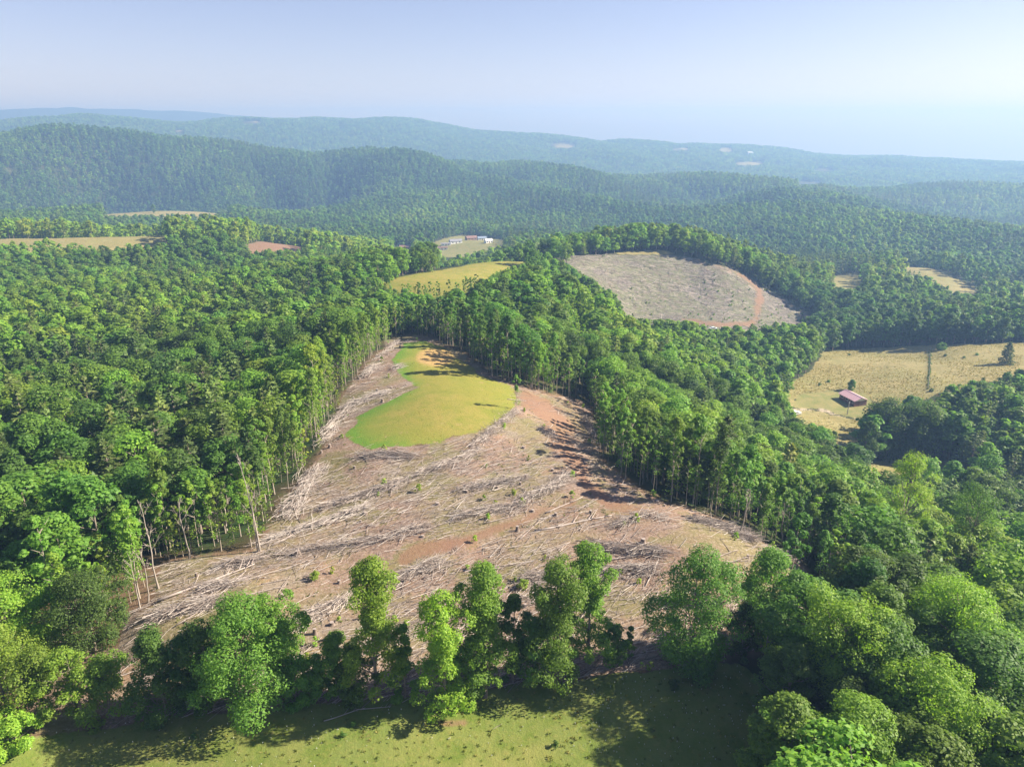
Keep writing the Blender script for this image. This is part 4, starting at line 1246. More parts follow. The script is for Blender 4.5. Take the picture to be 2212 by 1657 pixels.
solo('broadleaf_tree', 'tree', broadleaf(858, 14, 5, .04, 'oval', 12, 900, 1.1), 288, 450, .3, 'single small tree at the top edge of the tan valley field', ty=437, dmin=900)
for i, (px, by, ty) in enumerate(((396, 510, 480), (430, 512, 482))):
    solo('broadleaf_tree', 'tree', broadleaf(860 + i, 14, 9, .03, 'oval' if i else 'round', 18, 1500, .9), px, by, .4, ('dark oval tree right of the two poles on the hill field', 'round green tree at the right end of the hill field')[i], ty=ty, dmin=470)

# ------------------------------------------------------------------ dead trees
DEADS = [(562, 1192, 985, .15, -.085, 'tall pale leaning dead trunk at the left edge of the cleared ground'),
         (556, 1190, 1040, .085, -.03, 'thin pale dead stem beside the tall leaning dead trunk'),
         (345, 1270, 1075, .13, -.05, 'pale dead tree with forked bare branches left of the clearing'),
         (302, 1315, 1185, .10, 0, 'bare pale stem at the lower left corner of the cleared ground'),
         (322, 1300, 1180, .09, .03, 'thin bare stem right of another at the lower left of the clearing'),
         (128, 1375, 1250, .2, .0, 'bare pale stem in the brown opening at far left'),
         (490, 1150, 1040, .16, 0, 'pale straight bare stem in the left forest edge'),
         (412, 1205, 1075, .15, -.05, 'slim bare stem at the bend of the left forest edge'),
         (660, 745, 690, .22, 0, 'grey dead tree in the dark left forest, left of a pair'), (680, 738, 680, .22, .03, 'grey dead tree in the dark left forest, right of a pair'),
         (372, 735, 700, .24, .05, 'dead grey crown sticking out of the left forest'),
         (1215, 545, 512, .35, -.1, 'bare dead snag on the ridge beside the logged hillside'),
         (1600, 1160, 1050, .14, .04, 'thin dead stem against the dark right forest edge'), (1690, 1185, 1080, .16, -.03, 'bent dead stem wrapped in vines at the right forest edge')]
for i, (px, by, ty, r0, lean, lab) in enumerate(DEADS):
    x, y, z = cast(px, by, 50, 3000)
    h = height_for(px, ty, x, y) - z
    (tv, tf), (bv, bf) = dead(700 + i, h, r0, lean, 10 if i not in (0,) else 5, .45 if i != 0 else .8)
    pr = (new_mesh('deadbranch', bv, bf, [M_DEAD]), new_mesh('deadtrunk', tv, tf, [M_DEAD], smooth=True))
    add_tree('dead_tree', 'dead tree', pr, x, y, z, 1, 0, 0, lab, second='branches')

# ------------------------------------------------------------------ slash left by the loggers
QR = np.random.default_rng(77)


def ground_dir(p0, p1):
    a = np.array(cast(*p0)[:2]); b = np.array(cast(*p1)[:2])
    return math.atan2(b[1] - a[1], b[0] - a[0])


PILES = [([(620, 1120), (655, 1065), (690, 1010)], 60, 260, 'long pale brush pile along the left forest edge below the hay field'),
         ([(700, 960), (720, 915), (760, 880)], 40, 170, 'pale brush pile at the left tip of the hay field'),
         ([(750, 880), (800, 862), (840, 848)], 30, 170, 'pale brush pile in the bay left of the hay field'),
         ([(785, 815), (815, 790)], 24, 110, 'grey brush pile halfway up the left side of the hay field'),
         ([(815, 780), (845, 755), (860, 740)], 18, 120, 'narrow brush pile at the upper left of the hay field'),
         ([(560, 1180), (640, 1150), (720, 1125), (800, 1095)], 30, 230, 'long windrow of sticks right of the tall leaning dead trunk'),
         ([(780, 990), (840, 985), (900, 992)], 20, 150, 'dark brush pile just below the left end of the hay field'),
         ([(830, 1060), (900, 1030), (980, 1000), (1040, 975)], 22, 200, 'long windrow of pale brush below the hay field'),
         ([(1020, 970), (1070, 930), (1120, 890)], 22, 200, 'pale windrow along the lower right rim of the hay field'),
         ([(700, 1100), (790, 1070), (860, 1050)], 22, 150, 'windrow of sticks across the left of the cleared ground'),
         ([(330, 1340), (400, 1320), (470, 1300)], 34, 220, 'big brush pile at the lower left corner of the cleared ground'),
         ([(590, 1200), (720, 1185), (830, 1165), (930, 1140)], 24, 220, 'long grey windrow above the orange clay strip'),
         ([(860, 1255), (905, 1235), (960, 1215)], 36, 190, 'pale brush pile behind the tallest bright green tree'),
         ([(640, 1350), (700, 1320), (760, 1295)], 28, 150, 'brush pile behind the big oak of the pasture row'),
         ([(1000, 1060), (1080, 1045), (1140, 1035)], 22, 150, 'grey brush pile in the tree shadows right of centre'),
         ([(1130, 1080), (1190, 1060), (1230, 1030)], 34, 190, 'large grey brush heap beside the shaded red track'),
         ([(980, 1120), (1060, 1105), (1140, 1095)], 22, 160, 'windrow of pale sticks above the long pale logs in the middle'),
         ([(1280, 1180), (1350, 1190), (1440, 1198)], 24, 190, 'dark brush pile behind the right half of the pasture row'),
         ([(1300, 1240), (1370, 1232), (1420, 1236)], 24, 150, 'pale brush pile right of the tall leaning row tree'),
         ([(1500, 1125), (1560, 1140), (1620, 1160)], 26, 190, 'bluish grey brush pile in shade under the right forest edge'),
         ([(1600, 1160), (1625, 1172)], 22, 90, 'pale root wad heap at the end of the shaded brush pile'),
         ([(1330, 1140), (1390, 1115), (1440, 1120)], 20, 120, 'brush pile in the shade at the right of the cleared ground'),
         ([(1265, 905), (1285, 950)], 20, 90, 'brush heap at the right forest edge above the red track'),
         ([(480, 1225), (560, 1215)], 20, 110, 'small brush pile under the bend of the left forest edge'),
         ([(440, 1275), (520, 1262)], 16, 90, 'small dark stick heap at the lower left of the cleared ground'),
         ([(1130, 1255), (1190, 1250)], 16, 90, 'low stick heap between the two tall central row trees'),
         ([(855, 797), (870, 792)], 10, 40, 'small heap of cut log ends beside the hay field'),
         ([(1175, 930), (1200, 950)], 16, 60, 'stick heap left of the shaded red track')]


def pile_mesh(path, wpx, ns, seed):
    r = np.random.default_rng(seed)
    W_ = np.array([cast(*p) for p in path])
    c = W_[len(W_) // 2].copy()
    wm = wpx * np.hypot(*c[:2]) / FPX / .62 * .55
    wm = min(max(wm, 2.0), 4.2)
    seg = np.concatenate([[0], np.cumsum(np.hypot(*np.diff(W_[:, :2], axis=0).T))])
    t = r.uniform(0, seg[-1], ns)
    cx_ = np.interp(t, seg, W_[:, 0]); cy_ = np.interp(t, seg, W_[:, 1])
    main = math.atan2(W_[-1, 1] - W_[0, 1], W_[-1, 0] - W_[0, 0])
    off = r.normal(0, wm * .33, ns)
    cx_ = cx_ - math.sin(main) * off; cy_ = cy_ + math.cos(main) * off
    a = main + r.normal(0, .42, ns) + (r.random(ns) < .2) * r.uniform(-1.4, 1.4, ns)
    L = r.uniform(1.2, 5.0, ns) * r.uniform(.6, 1.2, ns)
    hgt = r.uniform(.06, 1.0, ns) ** 1.3 * np.exp(-(off / (wm * .5)) ** 2) * 1.15
    tilt = r.normal(0, .16, ns) + (r.random(ns) < .07) * r.uniform(-.5, .7, ns)
    dx, dy, dz = np.cos(a) * np.cos(tilt), np.sin(a) * np.cos(tilt), np.sin(tilt)
    h2 = (L / 2)[:, None] * np.stack([dx, dy, dz], 1)
    C0 = np.stack([cx_, cy_, zat(cx_, cy_) + .05 + hgt], 1)
    P0, P1 = C0 - h2, C0 + h2
    for P in (P0, P1): P[:, 2] = np.maximum(P[:, 2], zat(P[:, 0], P[:, 1]) + .04)
    r0 = r.uniform(.014, .05, ns) * (.6 + .12 * L)
    V, F, k = sticks(P0, P1, r0, r0 * .45, r.uniform(0, .25, ns), 4, 2, r)
    tone = np.clip(np.repeat(r.normal(.84 if seed < 1006 else .70, .24, ns), k), 0, 1)
    return V, F, tone, c


for i, (path, wpx, ns, lab) in enumerate(PILES):
    V, F, tone, c = pile_mesh(path, wpx, int(ns * 2.0), 1000 + i)
    o = link('brush_pile', new_mesh('brush_pile', V - c, F, [M_WOOD], attrs={'tone': tone}), label=lab, cat='brush pile', group='brush piles on the cleared ground')
    o.location = c

# single felled logs, stumps and root wads
log_me = []
for i in range(7):
    r = np.random.default_rng(1200 + i); k = 6; L = 1.0
    t = np.linspace(-.5, .5, k)
    pts = np.stack([t * 7, r.normal(0, .10, k).cumsum() * .5, np.full(k, .0)], 1)
    V, F = tube(pts, np.linspace(.105, .05, k) * r.uniform(.8, 1.2), 7)
    n0 = len(V); Vs = [V]; Fs = [F]; caps = [np.arange(7)[None, ::-1], (np.arange(7) + n0 - 7)[None]]
    st = []
    for _ in range(r.integers(2, 6)):
        q = r.uniform(-.2, .48); p = np.array([q * 7, np.interp(q, t, pts[:, 1]), .05]); a = r.uniform(-.9, .9) + (r.random() < .5) * math.pi * 0
        s = r.choice([-1, 1]); Lb = r.uniform(.5, 1.6)
        V2, F2 = tube([p, p + np.array([Lb * .7, s * Lb * .7, r.uniform(0, .5)])], [.05, .015], 4); st.append((V2, F2))
    sv, sf, m0 = [], [], 0
    for V2, F2 in st: sv.append(V2); sf.append(F2 + m0); m0 += len(V2)
    tone = r.uniform(.5, .82)
    log_me.append(new_mesh('log', np.concatenate([V] + sv), [np.concatenate([F, np.concatenate(sf) + n0])] + caps, [M_WOOD],
                           attrs={'tone': np.concatenate([np.full(n0, tone), np.full(m0, tone - .1)])}))
W0 = cast(560, 1175); W1 = cast(1130, 888)
main_dir = math.radians(35)


def log_at(px, py, ang, sc, lab, i, tilt=0.0, grp=None):
    x, y, z = cast(px, py)
    e = bpy.data.objects.new('felled_log', log_me[i % len(log_me)]); COL.objects.link(e)
    dz_ = float(zat(x + math.cos(ang) * 3 * sc, y + math.sin(ang) * 3 * sc) - zat(x - math.cos(ang) * 3 * sc, y - math.sin(ang) * 3 * sc))
    e.location = (x, y, z + .14); e.rotation_euler = (0, -math.atan2(dz_, 6 * sc) - tilt, ang); e.scale = (sc, sc * 1.0, sc * 1.0)
    e['label'] = lab; e['category'] = 'log'
    if grp: e['group'] = grp


BIG = [((340, 1300), (560, 1215), 'long pale fallen trunk pointing up from the lower left corner of the clearing'), ((590, 1180), (700, 1120), 'thick pale log lying right of the tall leaning dead trunk'),
       ((735, 1330), (800, 1290), 'pale log below the brush behind the tallest row tree'), ((650, 1070), (690, 1040), 'pale log over the left edge brush pile'),
       ((1000, 1235), (1110, 1222), 'straight grey log between the central row trees'), ((1080, 1335), (1130, 1310), 'pale log right of the twin-topped row tree'),
       ((900, 1155), (990, 1118), 'pale log beside the orange clay strip'), ((1290, 1215), (1420, 1195), 'long dark log below the dark brush pile'),
       ((1180, 1110), (1260, 1075), 'straight log along the shaded red track'), ((1150, 1150), (1330, 1115), 'very long thin pale log crossing the middle of the clearing'),
       ((470, 1290), (530, 1235), 'leaning pale trunk over the lower left brush pile'), ((1380, 1330), (1420, 1320), 'short thick pale log right of the tall leaning row tree')]
for i, (p0, p1, lab) in enumerate(BIG):
    a = cast(*p0); b_ = cast(*p1); L = math.hypot(a[0] - b_[0], a[1] - b_[1])
    mid = ((p0[0] + p1[0]) / 2, (p0[1] + p1[1]) / 2)
    log_at(*mid, math.atan2(b_[1] - a[1], b_[0] - a[0]), min(L / 7, 1.9), lab, i)


def clear_points(nn, seed, kinds=('clear',), sp=1.0, d1=290):
    r = np.random.default_rng(seed)
    out = []
    while sum(len(o) for o in out) < nn:
        d = 62 + (d1 - 62) * r.random(nn * 3) ** 1.25; a = np.radians(r.uniform(-36, 30, nn * 3))
        x, y = np.sin(a) * d, np.cos(a) * d
        m_ = np.isin(region_kind(regions(x, y, .5)), [kid[k] for k in kinds])
        out.append(np.stack([x[m_], y[m_]], 1))
    return np.concatenate(out)[:nn]


PILE_AT = [(np.mean([q[0] for q in P_[0]]), np.mean([q[1] for q in P_[0]]), P_[3]) for P_ in PILES]
SHORT = ['pile along the left forest edge', 'pile at the left field tip', 'pile in the field bay', 'grey pile left of the field', 'narrow pile at the upper field', 'windrow by the leaning dead trunk',
         'dark pile under the field', 'pale windrow below the field', 'windrow on the lower right field rim', 'windrow across the left cut', 'big lower left pile', 'long grey windrow above the clay strip',
         'pile behind the tallest row tree', 'pile behind the big oak', 'grey pile in the tree shadows', 'large heap beside the red track', 'windrow in the very middle', 'dark pile behind the right row',
         'pale pile by the leaning row tree', 'bluish pile in right edge shade', 'root wad heap', 'pile in the shade at right', 'heap at the upper right edge', 'small pile at the forest bend',
         'small dark heap at lower left', 'low heap between central row trees', 'heap of cut log ends', 'stick heap left of the track']


def place_words(px, py):
    k = min(range(len(PILE_AT)), key=lambda q: math.hypot(PILE_AT[q][0] - px, (PILE_AT[q][1] - py) * 2))
    sd = ('left of' if px < PILE_AT[k][0] - 25 else 'right of') if abs(px - PILE_AT[k][0]) > abs(py - PILE_AT[k][1]) else ('above' if py < PILE_AT[k][1] else 'below')
    return f'{sd} the ' + SHORT[k]


def place_words_old(px, py):
    side = 'left' if px < 640 else ('middle' if px < 1150 else 'right')
    row = 'behind the pasture row' if py > 1230 else ('halfway up' if py > 1080 else 'below the hay field')
    return f'on the {side} of the clearing {row}'


pts = clear_points(150, 41)
lz = zat(pts[:, 0], pts[:, 1]); lpx, lpy, _ = project(pts[:, 0], pts[:, 1], lz)
for i in range(len(pts)):
    ang = main_dir + QR.normal(0, .30) + (QR.random() < .06) * QR.uniform(-1.5, 1.5)
    sc = QR.uniform(.35, .95)
    pw_ = place_words(lpx[i], lpy[i])
    log_at(lpx[i], lpy[i], ang, sc, ('short' if sc < .62 else 'long') + ' bleached felled log lying just ' + pw_, i, grp='felled logs ' + pw_ + (' short' if sc < .62 else ' long'))

stump_me = []
for i in range(4):
    r = np.random.default_rng(1300 + i); hz_ = np.array([0, .12, .3, .5]) * r.uniform(.8, 1.3)
    V, F = tube([(0, 0, q) for q in hz_], np.array([.38, .26, .22, .21]) * r.uniform(.8, 1.2), 9)
    V[:, :2] *= 1 + .12 * np.sin(np.arctan2(V[:, 1], V[:, 0]) * 3 + i)[:, None]
    body = new_mesh('stump_body', V, F, [M_WOOD], attrs={'tone': np.full(len(V), .38)})
    topv = V[-9:] + np.array([0, 0, .004]); topm = new_mesh('stump_top', topv, np.arange(9)[None], [M_WOOD], attrs={'tone': np.full(9, .66)})
    stump_me.append((body, topm))
pts = clear_points(70, 43); lz = zat(pts[:, 0], pts[:, 1]); lpx, lpy, _ = project(pts[:, 0], pts[:, 1], lz)
for i in range(len(pts)):
    e = bpy.data.objects.new('tree_stump', None); COL.objects.link(e); e.location = (pts[i, 0], pts[i, 1], lz[i] - .03)
    s = QR.uniform(.8, 1.5); e.scale = (s, s, s * QR.uniform(.6, 1.2)); e.rotation_euler = (0, 0, QR.uniform(0, 6))
    pw_ = place_words(lpx[i], lpy[i])
    e['label'] = 'low cut stump with pale top ' + pw_; e['category'] = 'stump'; e['group'] = 'tree stumps ' + pw_
    for nm, me in zip(('stump_base', 'cut_face'), stump_me[i % 4]):
        c_ = bpy.data.objects.new(nm, me); COL.objects.link(c_); c_.parent = e

# green sprouts coming up between the slash
sp_me = []
for i in range(4):
    (cv, cf), (tv, tf) = broadleaf(1400 + i, 1.1, 1.15, .02, 'round', 6, 130, .26, trunk_r=.03, limbs=False, sides=4)
    sp_me.append((new_mesh('sprout_leaves', cv, cf, [M_LEAF]), new_mesh('sprout_stem', tv, tf, [M_BARK])))
pts = clear_points(75, 47); lz = zat(pts[:, 0], pts[:, 1]); lpx, lpy, _ = project(pts[:, 0], pts[:, 1], lz)
for i in range(len(pts)):
    s = QR.uniform(.5, 1.25)
    e = bpy.data.objects.new('sprout', None); COL.objects.link(e); e.location = (pts[i, 0], pts[i, 1], lz[i]); e.scale = (s, s, s); e.rotation_euler = (0, 0, QR.uniform(0, 6))
    pw_ = place_words(lpx[i], lpy[i])
    e['label'] = 'small green leafy sprout ' + pw_; e['category'] = 'sprout'; e['group'] = 'green sprouts ' + pw_
    for nm, me in zip(('leaves', 'stem'), sp_me[i % 4]):
        c_ = bpy.data.objects.new(nm, me); COL.objects.link(c_); c_.parent = e
        if nm == 'leaves': c_['tint'] = float(QR.uniform(.62, .95))

# loose sticks and chips over the whole cut: one mass
pts = clear_points(15000, 51, ('clear', 'red'))
dens = fbm(pts[:, 0] * math.cos(main_dir) * .35 + pts[:, 1] * math.sin(main_dir) * .35, -pts[:, 0] * math.sin(main_dir) + pts[:, 1] * math.cos(main_dir), 9, 1, 2)
rk = region_kind(regions(pts[:, 0], pts[:, 1], .5))
kp = (QR.random(len(pts)) < ss(.36, .60, dens) * .95 + .06) & ~((rk == kid['red']) & (QR.random(len(pts)) < .8))
pts = pts[kp]; ns = len(pts)
a = main_dir + QR.normal(0, .34, ns) + (QR.random(ns) < .14) * QR.uniform(-1.5, 1.5, ns)
L = QR.uniform(.25, 1.0, ns) ** 1.6 * 4.2
tl = QR.normal(0, .05, ns)
hv = (L / 2)[:, None] * np.stack([np.cos(a), np.sin(a), tl], 1)
C0 = np.stack([pts[:, 0], pts[:, 1], zat(pts[:, 0], pts[:, 1]) + .06 + QR.random(ns) ** 2 * .22], 1)
P0, P1 = C0 - hv, C0 + hv
for P in (P0, P1): P[:, 2] = np.maximum(P[:, 2], zat(P[:, 0], P[:, 1]) + .02)
r0 = QR.uniform(.012, .038, ns) + .004 * L
V, F, k = sticks(P0, P1, r0, r0 * .5, QR.uniform(0, .16, ns), 3, 2, QR)
link('woody_debris', new_mesh('woody_debris', V, F, [M_WOOD], attrs={'tone': np.clip(np.repeat(QR.normal(.60, .26, ns), k), 0, 1)}), kind='stuff',
     label='loose sticks and wood chips scattered over the cleared ground', cat='debris')
# the logged hillside beyond
def poly_points(names, nn, seed, az0, az1, d0, d1):
    r = np.random.default_rng(seed); d = np.sqrt(r.uniform(d0 ** 2, d1 ** 2, nn)); a_ = np.radians(r.uniform(az0, az1, nn))
    x, y = np.sin(a_) * d, np.cos(a_) * d
    m_ = np.isin(region_kind(regions(x, y, .5)), [kid[q] for q in names])
    return x[m_], y[m_]


hx, hy = poly_points(('clear2',), 9000, 61, 2, 26, 380, 640)
ns = len(hx); a = QR.uniform(-.5, .9, ns) + (QR.random(ns) < .3) * QR.uniform(-1.5, 1.5, ns); L = QR.uniform(.6, 1, ns) ** 3 * 9
hv = (L / 2)[:, None] * np.stack([np.cos(a), np.sin(a), np.zeros(ns)], 1); C0 = np.stack([hx, hy, zat(hx, hy) + .12 + QR.random(ns) * .3], 1)
P0, P1 = C0 - hv, C0 + hv
for P in (P0, P1): P[:, 2] = np.maximum(P[:, 2], zat(P[:, 0], P[:, 1]) + .05)
r0 = QR.uniform(.04, .13, ns)
V, F, k = sticks(P0, P1, r0, r0 * .6, QR.uniform(0, .3, ns), 3, 2, QR)
link('woody_debris', new_mesh('woody_debris', V, F, [M_WOOD], attrs={'tone': np.clip(np.repeat(QR.normal(.66, .26, ns), k), 0, 1)}), kind='stuff',
     label='slash and scattered sticks on the logged hillside across the valley', cat='debris')
kx, ky = poly_points(('clear2',), 1500, 63, 2, 26, 380, 640)
J_bush = [joined('bush', broadleaf(1500 + i, 1.8, 2.4, .02, 'round', 7, 150, .5, trunk_r=.03, limbs=False, sides=3), M_LEAF, M_BARK) for i in range(3)]
kk_ = (fbm(kx, ky, 34, 3, 2) > .53) & (QR.random(len(kx)) < .8)
kx, ky = kx[kk_], ky[kk_]
instancer('regrowth', J_bush, kx, ky, zat(kx, ky), QR.uniform(0, 6, len(kx)), s3(QR.uniform(.25, .75, len(kx))), QR.uniform(.3, .75, len(kx)), QR.integers(0, 3, len(kx)), 'patchy green regrowth on the logged hillside', cat='regrowth')

# weeds and grass tufts: pasture, hay field, fringe of the cut
gx, gy = poly_points(('pasture', 'hay', 'clear'), 60000, 71, -42, 36, 48, 250)
rk = region_kind(regions(gx, gy, .5))
pr_ = np.where(rk == kid['clear'], .22 * (fbm(gx, gy, 12, 2, 2) > .5), np.where(rk == kid['hay'], .22, .5)) * np.where(np.hypot(gx, gy) < 130, 1, .6)
kp = QR.random(len(gx)) < pr_
gx, gy, rk = gx[kp], gy[kp], rk[kp]


def tuft(seed):
    r = np.random.default_rng(seed); V, F = [], []
    for i in range(9):
        a_ = r.uniform(0, 6.28); h = r.uniform(.10, .26); w_ = .05; o_ = r.normal(0, .10, 2); ln = np.array([math.cos(a_), math.sin(a_)]) * h * .5
        b0 = np.array([o_[0], o_[1], 0]); s_ = np.array([-math.sin(a_), math.cos(a_), 0]) * w_
        V += [b0 - s_, b0 + s_, b0 + np.array([ln[0], ln[1], h]) + s_ * .3, b0 + np.array([ln[0], ln[1], h]) - s_ * .3]; F.append([4 * i, 4 * i + 1, 4 * i + 2, 4 * i + 3])
    return new_mesh('tuft', np.array(V), np.array(F), [M_GRASS])


M_GRASS = leaf_material('grass_blades', [(0, (.055, .095, .016)), (.4, (.115, .145, .022)), (.7, (.22, .20, .045)), (1, (.42, .34, .14))], trans=.25)
tn = np.clip(np.where(rk == kid['hay'], .72, np.where(rk == kid['clear'], .4, .46)) + QR.normal(0, .17, len(gx)), 0, 1)
instancer('grass', [tuft(1600 + i) for i in range(5)], gx, gy, zat(gx, gy), QR.uniform(0, 6, len(gx)), s3(QR.uniform(.45, 1.1, len(gx)) * np.where(QR.random(len(gx)) < .01, 1.3, 1) * np.where(rk == kid['hay'], .55, 1)),
          tn, QR.integers(0, 5, len(gx)), 'uneven grass and weeds of the pasture and hay field', cat='grass')
dx_, dy_ = poly_points(('dry',), 40000, 75, 14, 37, 190, 450)
dk_ = (fbm(dx_, dy_, 22, 4, 3) + QR.normal(0, .12, len(dx_))) > .50
dx_, dy_ = dx_[dk_], dy_[dk_]
instancer('dry_grass', [tuft(1620 + i) for i in range(4)], dx_, dy_, zat(dx_, dy_), QR.uniform(0, 6, len(dx_)), s3(QR.uniform(.8, 1.7, len(dx_))), np.clip(.90 + QR.normal(0, .09, len(dx_)), 0, 1),
          QR.integers(0, 4, len(dx_)), 'tall uneven dry grass of the tan barn pasture', cat='grass')
# white clover heads
fx, fy = poly_points(('pasture',), 5200, 73, -42, 36, 50, 100)
kp = QR.random(len(fx)) < .25 + .75 * (fx > 6); fx, fy = fx[kp], fy[kp]
M_WHITE = simple('white_petals', (.62, .62, .55), .9, .1)
fm = MB(); fm.tube([(0, 0, .02), (0, 0, .10), (0, 0, .15)], [.004, .035, .02], 5)
instancer('wildflowers', [fm.mesh('clover', M_WHITE)], fx, fy, zat(fx, fy), QR.uniform(0, 6, len(fx)), s3(QR.uniform(.7, 1.6, len(fx))), np.zeros(len(fx)), np.zeros(len(fx), int), 'tiny white wildflowers in the shaded pasture', cat='wildflowers')
for px, py, tone, lab in ((740, 1592, .2, 'small dark weed clump in the sunlit pasture left of centre'), (210, 1578, .6, 'small bright bush at the shadow edge on the left of the pasture'), (1200, 1612, .25, 'weed clump in the sunlit pasture right of centre'),
                          (1455, 1490, .12, 'low dark bramble patch under the lone dark oak'), (420, 1592, .1, 'tiny dark weed on the left of the pasture'), (1130, 1270, .8, 'round bright green bush behind the twin-topped row tree'),
                          (680, 1252, .7, 'green bush on the clearing behind the left row trees'), (765, 1567, .2, 'dark weed beside the bare strip in the pasture')):
    x, y, z = cast(px, py); s = {740: .5, 420: .45, 1200: .6, 765: .5}.get(px, 1.1)
    (cv, cf), (tv, tf) = broadleaf(1700 + px, 1.2, 1.7, .02, 'round', 8, 420, .22, trunk_r=.03, limbs=False, sides=4)
    add_tree('bush', 'bush', (new_mesh('bush', cv, cf, [M_LEAF]), new_mesh('bush_stem', tv, tf, [M_BARK])), x, y, z, s, 0, tone, lab, second='leaves')
# two grey limbs lying at the foot of the row
for i, (p0, p1, lab) in enumerate((((770, 1535), (845, 1527), 'crooked grey limb lying on the pasture edge under the tallest row tree'), ((1065, 1578), (1085, 1566), 'short pale stick lying in the pasture'),
                                   ((700, 1560), (790, 1532), 'fallen grey limb along the shaded pasture edge'))):
    a = cast(*p0); b_ = cast(*p1)
    log_at((p0[0] + p1[0]) / 2, (p0[1] + p1[1]) / 2, math.atan2(b_[1] - a[1], b_[0] - a[0]), math.hypot(a[0] - b_[0], a[1] - b_[1]) / 7, lab, i)

# ------------------------------------------------------------------ buildings, poles, fence, vehicles
M_REDROOF = simple('red_metal_roof', (.64, .40, .42), .55, .12, .8)
M_BARN = simple('weathered_red_boards', (.17, .085, .07), .9, .25, 1.2)
M_BRICK = simple('tan_boards', (.34, .21, .15), .9, .2, 1.0)
M_WHITEP = simple('white_paint', (.78, .78, .76), .6, .06, 1.0)
M_GREYROOF = simple('grey_shingles', (.22, .22, .24), .8, .2, 1.5)
M_BROWNROOF = simple('brown_roof', (.20, .12, .10), .8, .2, 1.5)
M_BLUEROOF = simple('blue_grey_roof', (.20, .25, .33), .6, .15, 1.5)
M_GLASS = simple('dark_glass', (.04, .05, .06), .15, .1, 1.0)
M_METAL = simple('galvanised_steel', (.45, .46, .47), .5, .1, 2.0, metal=.3)
M_POLE = simple('old_pole_wood', (.36, .32, .28), .9, .2, 2.0)
M_TYRE = simple('rubber', (.03, .03, .03), .8, .2, 5)


def building(name, cat, lab, loc, rot, L, Wd, wall_h, roof_h, wallm, roofm, openings, over=.35, chimney=False, gable=None, porch=False):
    e = bpy.data.objects.new(name, None); COL.objects.link(e); e.location = loc; e.rotation_euler = (0, 0, rot); e['label'] = lab; e['category'] = cat
    w_ = MB(); w_.prism([(-Wd / 2, -1.5), (Wd / 2, -1.5), (Wd / 2, wall_h), (0, wall_h + roof_h), (-Wd / 2, wall_h)], -L / 2, L / 2)
    wall = link('wall', w_.mesh('wall', wallm), e)
    r_ = MB(); t_ = .14; hw = Wd / 2 + over; drop = roof_h * over / (Wd / 2)
    r_.prism([(-hw, wall_h - drop), (0, wall_h + roof_h), (hw, wall_h - drop), (hw, wall_h - drop + t_), (0, wall_h + roof_h + t_ * 1.3), (-hw, wall_h - drop + t_)], -L / 2 - over, L / 2 + over)
    roof = link('roof', r_.mesh('roof', roofm), e)
    rc = MB(); rc.box((0, 0, wall_h + roof_h + t_ * 1.3 + .02), (.25, L + 2 * over + .06, .07)); link('ridge_cap', rc.mesh('ridge_cap', roofm), roof)
    if chimney:
        cm = MB(); cm.box((Wd * .15, L * .2, wall_h + roof_h), (.6, .6, 1.6)); link('chimney', cm.mesh('chimney', M_BRICK), roof)
    if gable:
        gm = MB(); gm.prism([(-Wd / 2 - .1, wall_h - .25), (Wd / 2 + .1, wall_h - .25), (0, wall_h + roof_h - .1)], -L / 2 - .06, -L / 2 - .02); link('gable_board', gm.mesh('gable_board', gable), e)
    for kind_, side, pos, zc, w0, h0 in openings:
        fm_ = MB(); pm = MB()
        if side in ('E', 'W'):
            sx = 1 if side == 'E' else -1
            fm_.box((sx * (Wd / 2 + .02), pos, zc), (.06, w0 + .2, h0 + .2)); pm.box((sx * (Wd / 2 + .06), pos, zc), (.05, w0, h0))
        else:
            sy = 1 if side == 'N' else -1
            fm_.box((pos, sy * (L / 2 + .02), zc), (w0 + .2, .06, h0 + .2)); pm.box((pos, sy * (L / 2 + .06), zc), (w0, .05, h0))
        f_ = link(kind_, fm_.mesh(kind_, M_WHITEP if kind_ == 'window' else wallm), e)
        link('pane' if kind_ == 'window' else 'door_leaf', pm.mesh('pane', M_GLASS if kind_ == 'window' else M_BROWNROOF), f_)
    if porch:
        pm = MB(); pm.box((Wd / 2 + 1.2, 0, wall_h - .35), (2.6, L * .6, .12))
        pr = link('porch_roof', pm.mesh('porch_roof', roofm), e)
        for q in (-1, 1):
            po = MB(); po.box((Wd / 2 + 2.35, q * L * .28, (wall_h - .41) / 2), (.14, .14, wall_h - .41)); link('porch_post', po.mesh('porch_post', M_WHITEP), e)
    return e


b0 = np.array(cast(1811, 861, 240)); b1 = np.array(cast(1846, 880, 240))
ax = b1 - b0; Lb = float(np.hypot(ax[0], ax[1])); angb = math.atan2(ax[1], ax[0])
Wb = 5.8
side = np.array([-math.sin(angb), math.cos(angb)])
if side[1] < 0: side = -side
cb_ = (b0[:2] + b1[:2]) / 2 + side * Wb / 2
rotb = angb + math.pi / 2          # local -Y looks along the near end
building('barn', 'barn', 'long low barn with a dusty red metal roof at the foot of the tan pasture', (cb_[0], cb_[1], float(zat(cb_[0], cb_[1]))), rotb, Lb * .92, Wb, 2.5, 1.15, M_BARN, M_REDROOF,
         [('door', 'S', 0.6, 1.1, 2.4, 2.2), ('window', 'W', -Lb * .3, 1.6, 1.2, .9), ('window', 'W', 0, 1.6, 1.2, .9), ('window', 'W', Lb * .3, 1.6, 1.2, .9), ('door', 'W', Lb * .15, 1.1, 1.3, 2.1)], over=.5, gable=M_WHITEP)
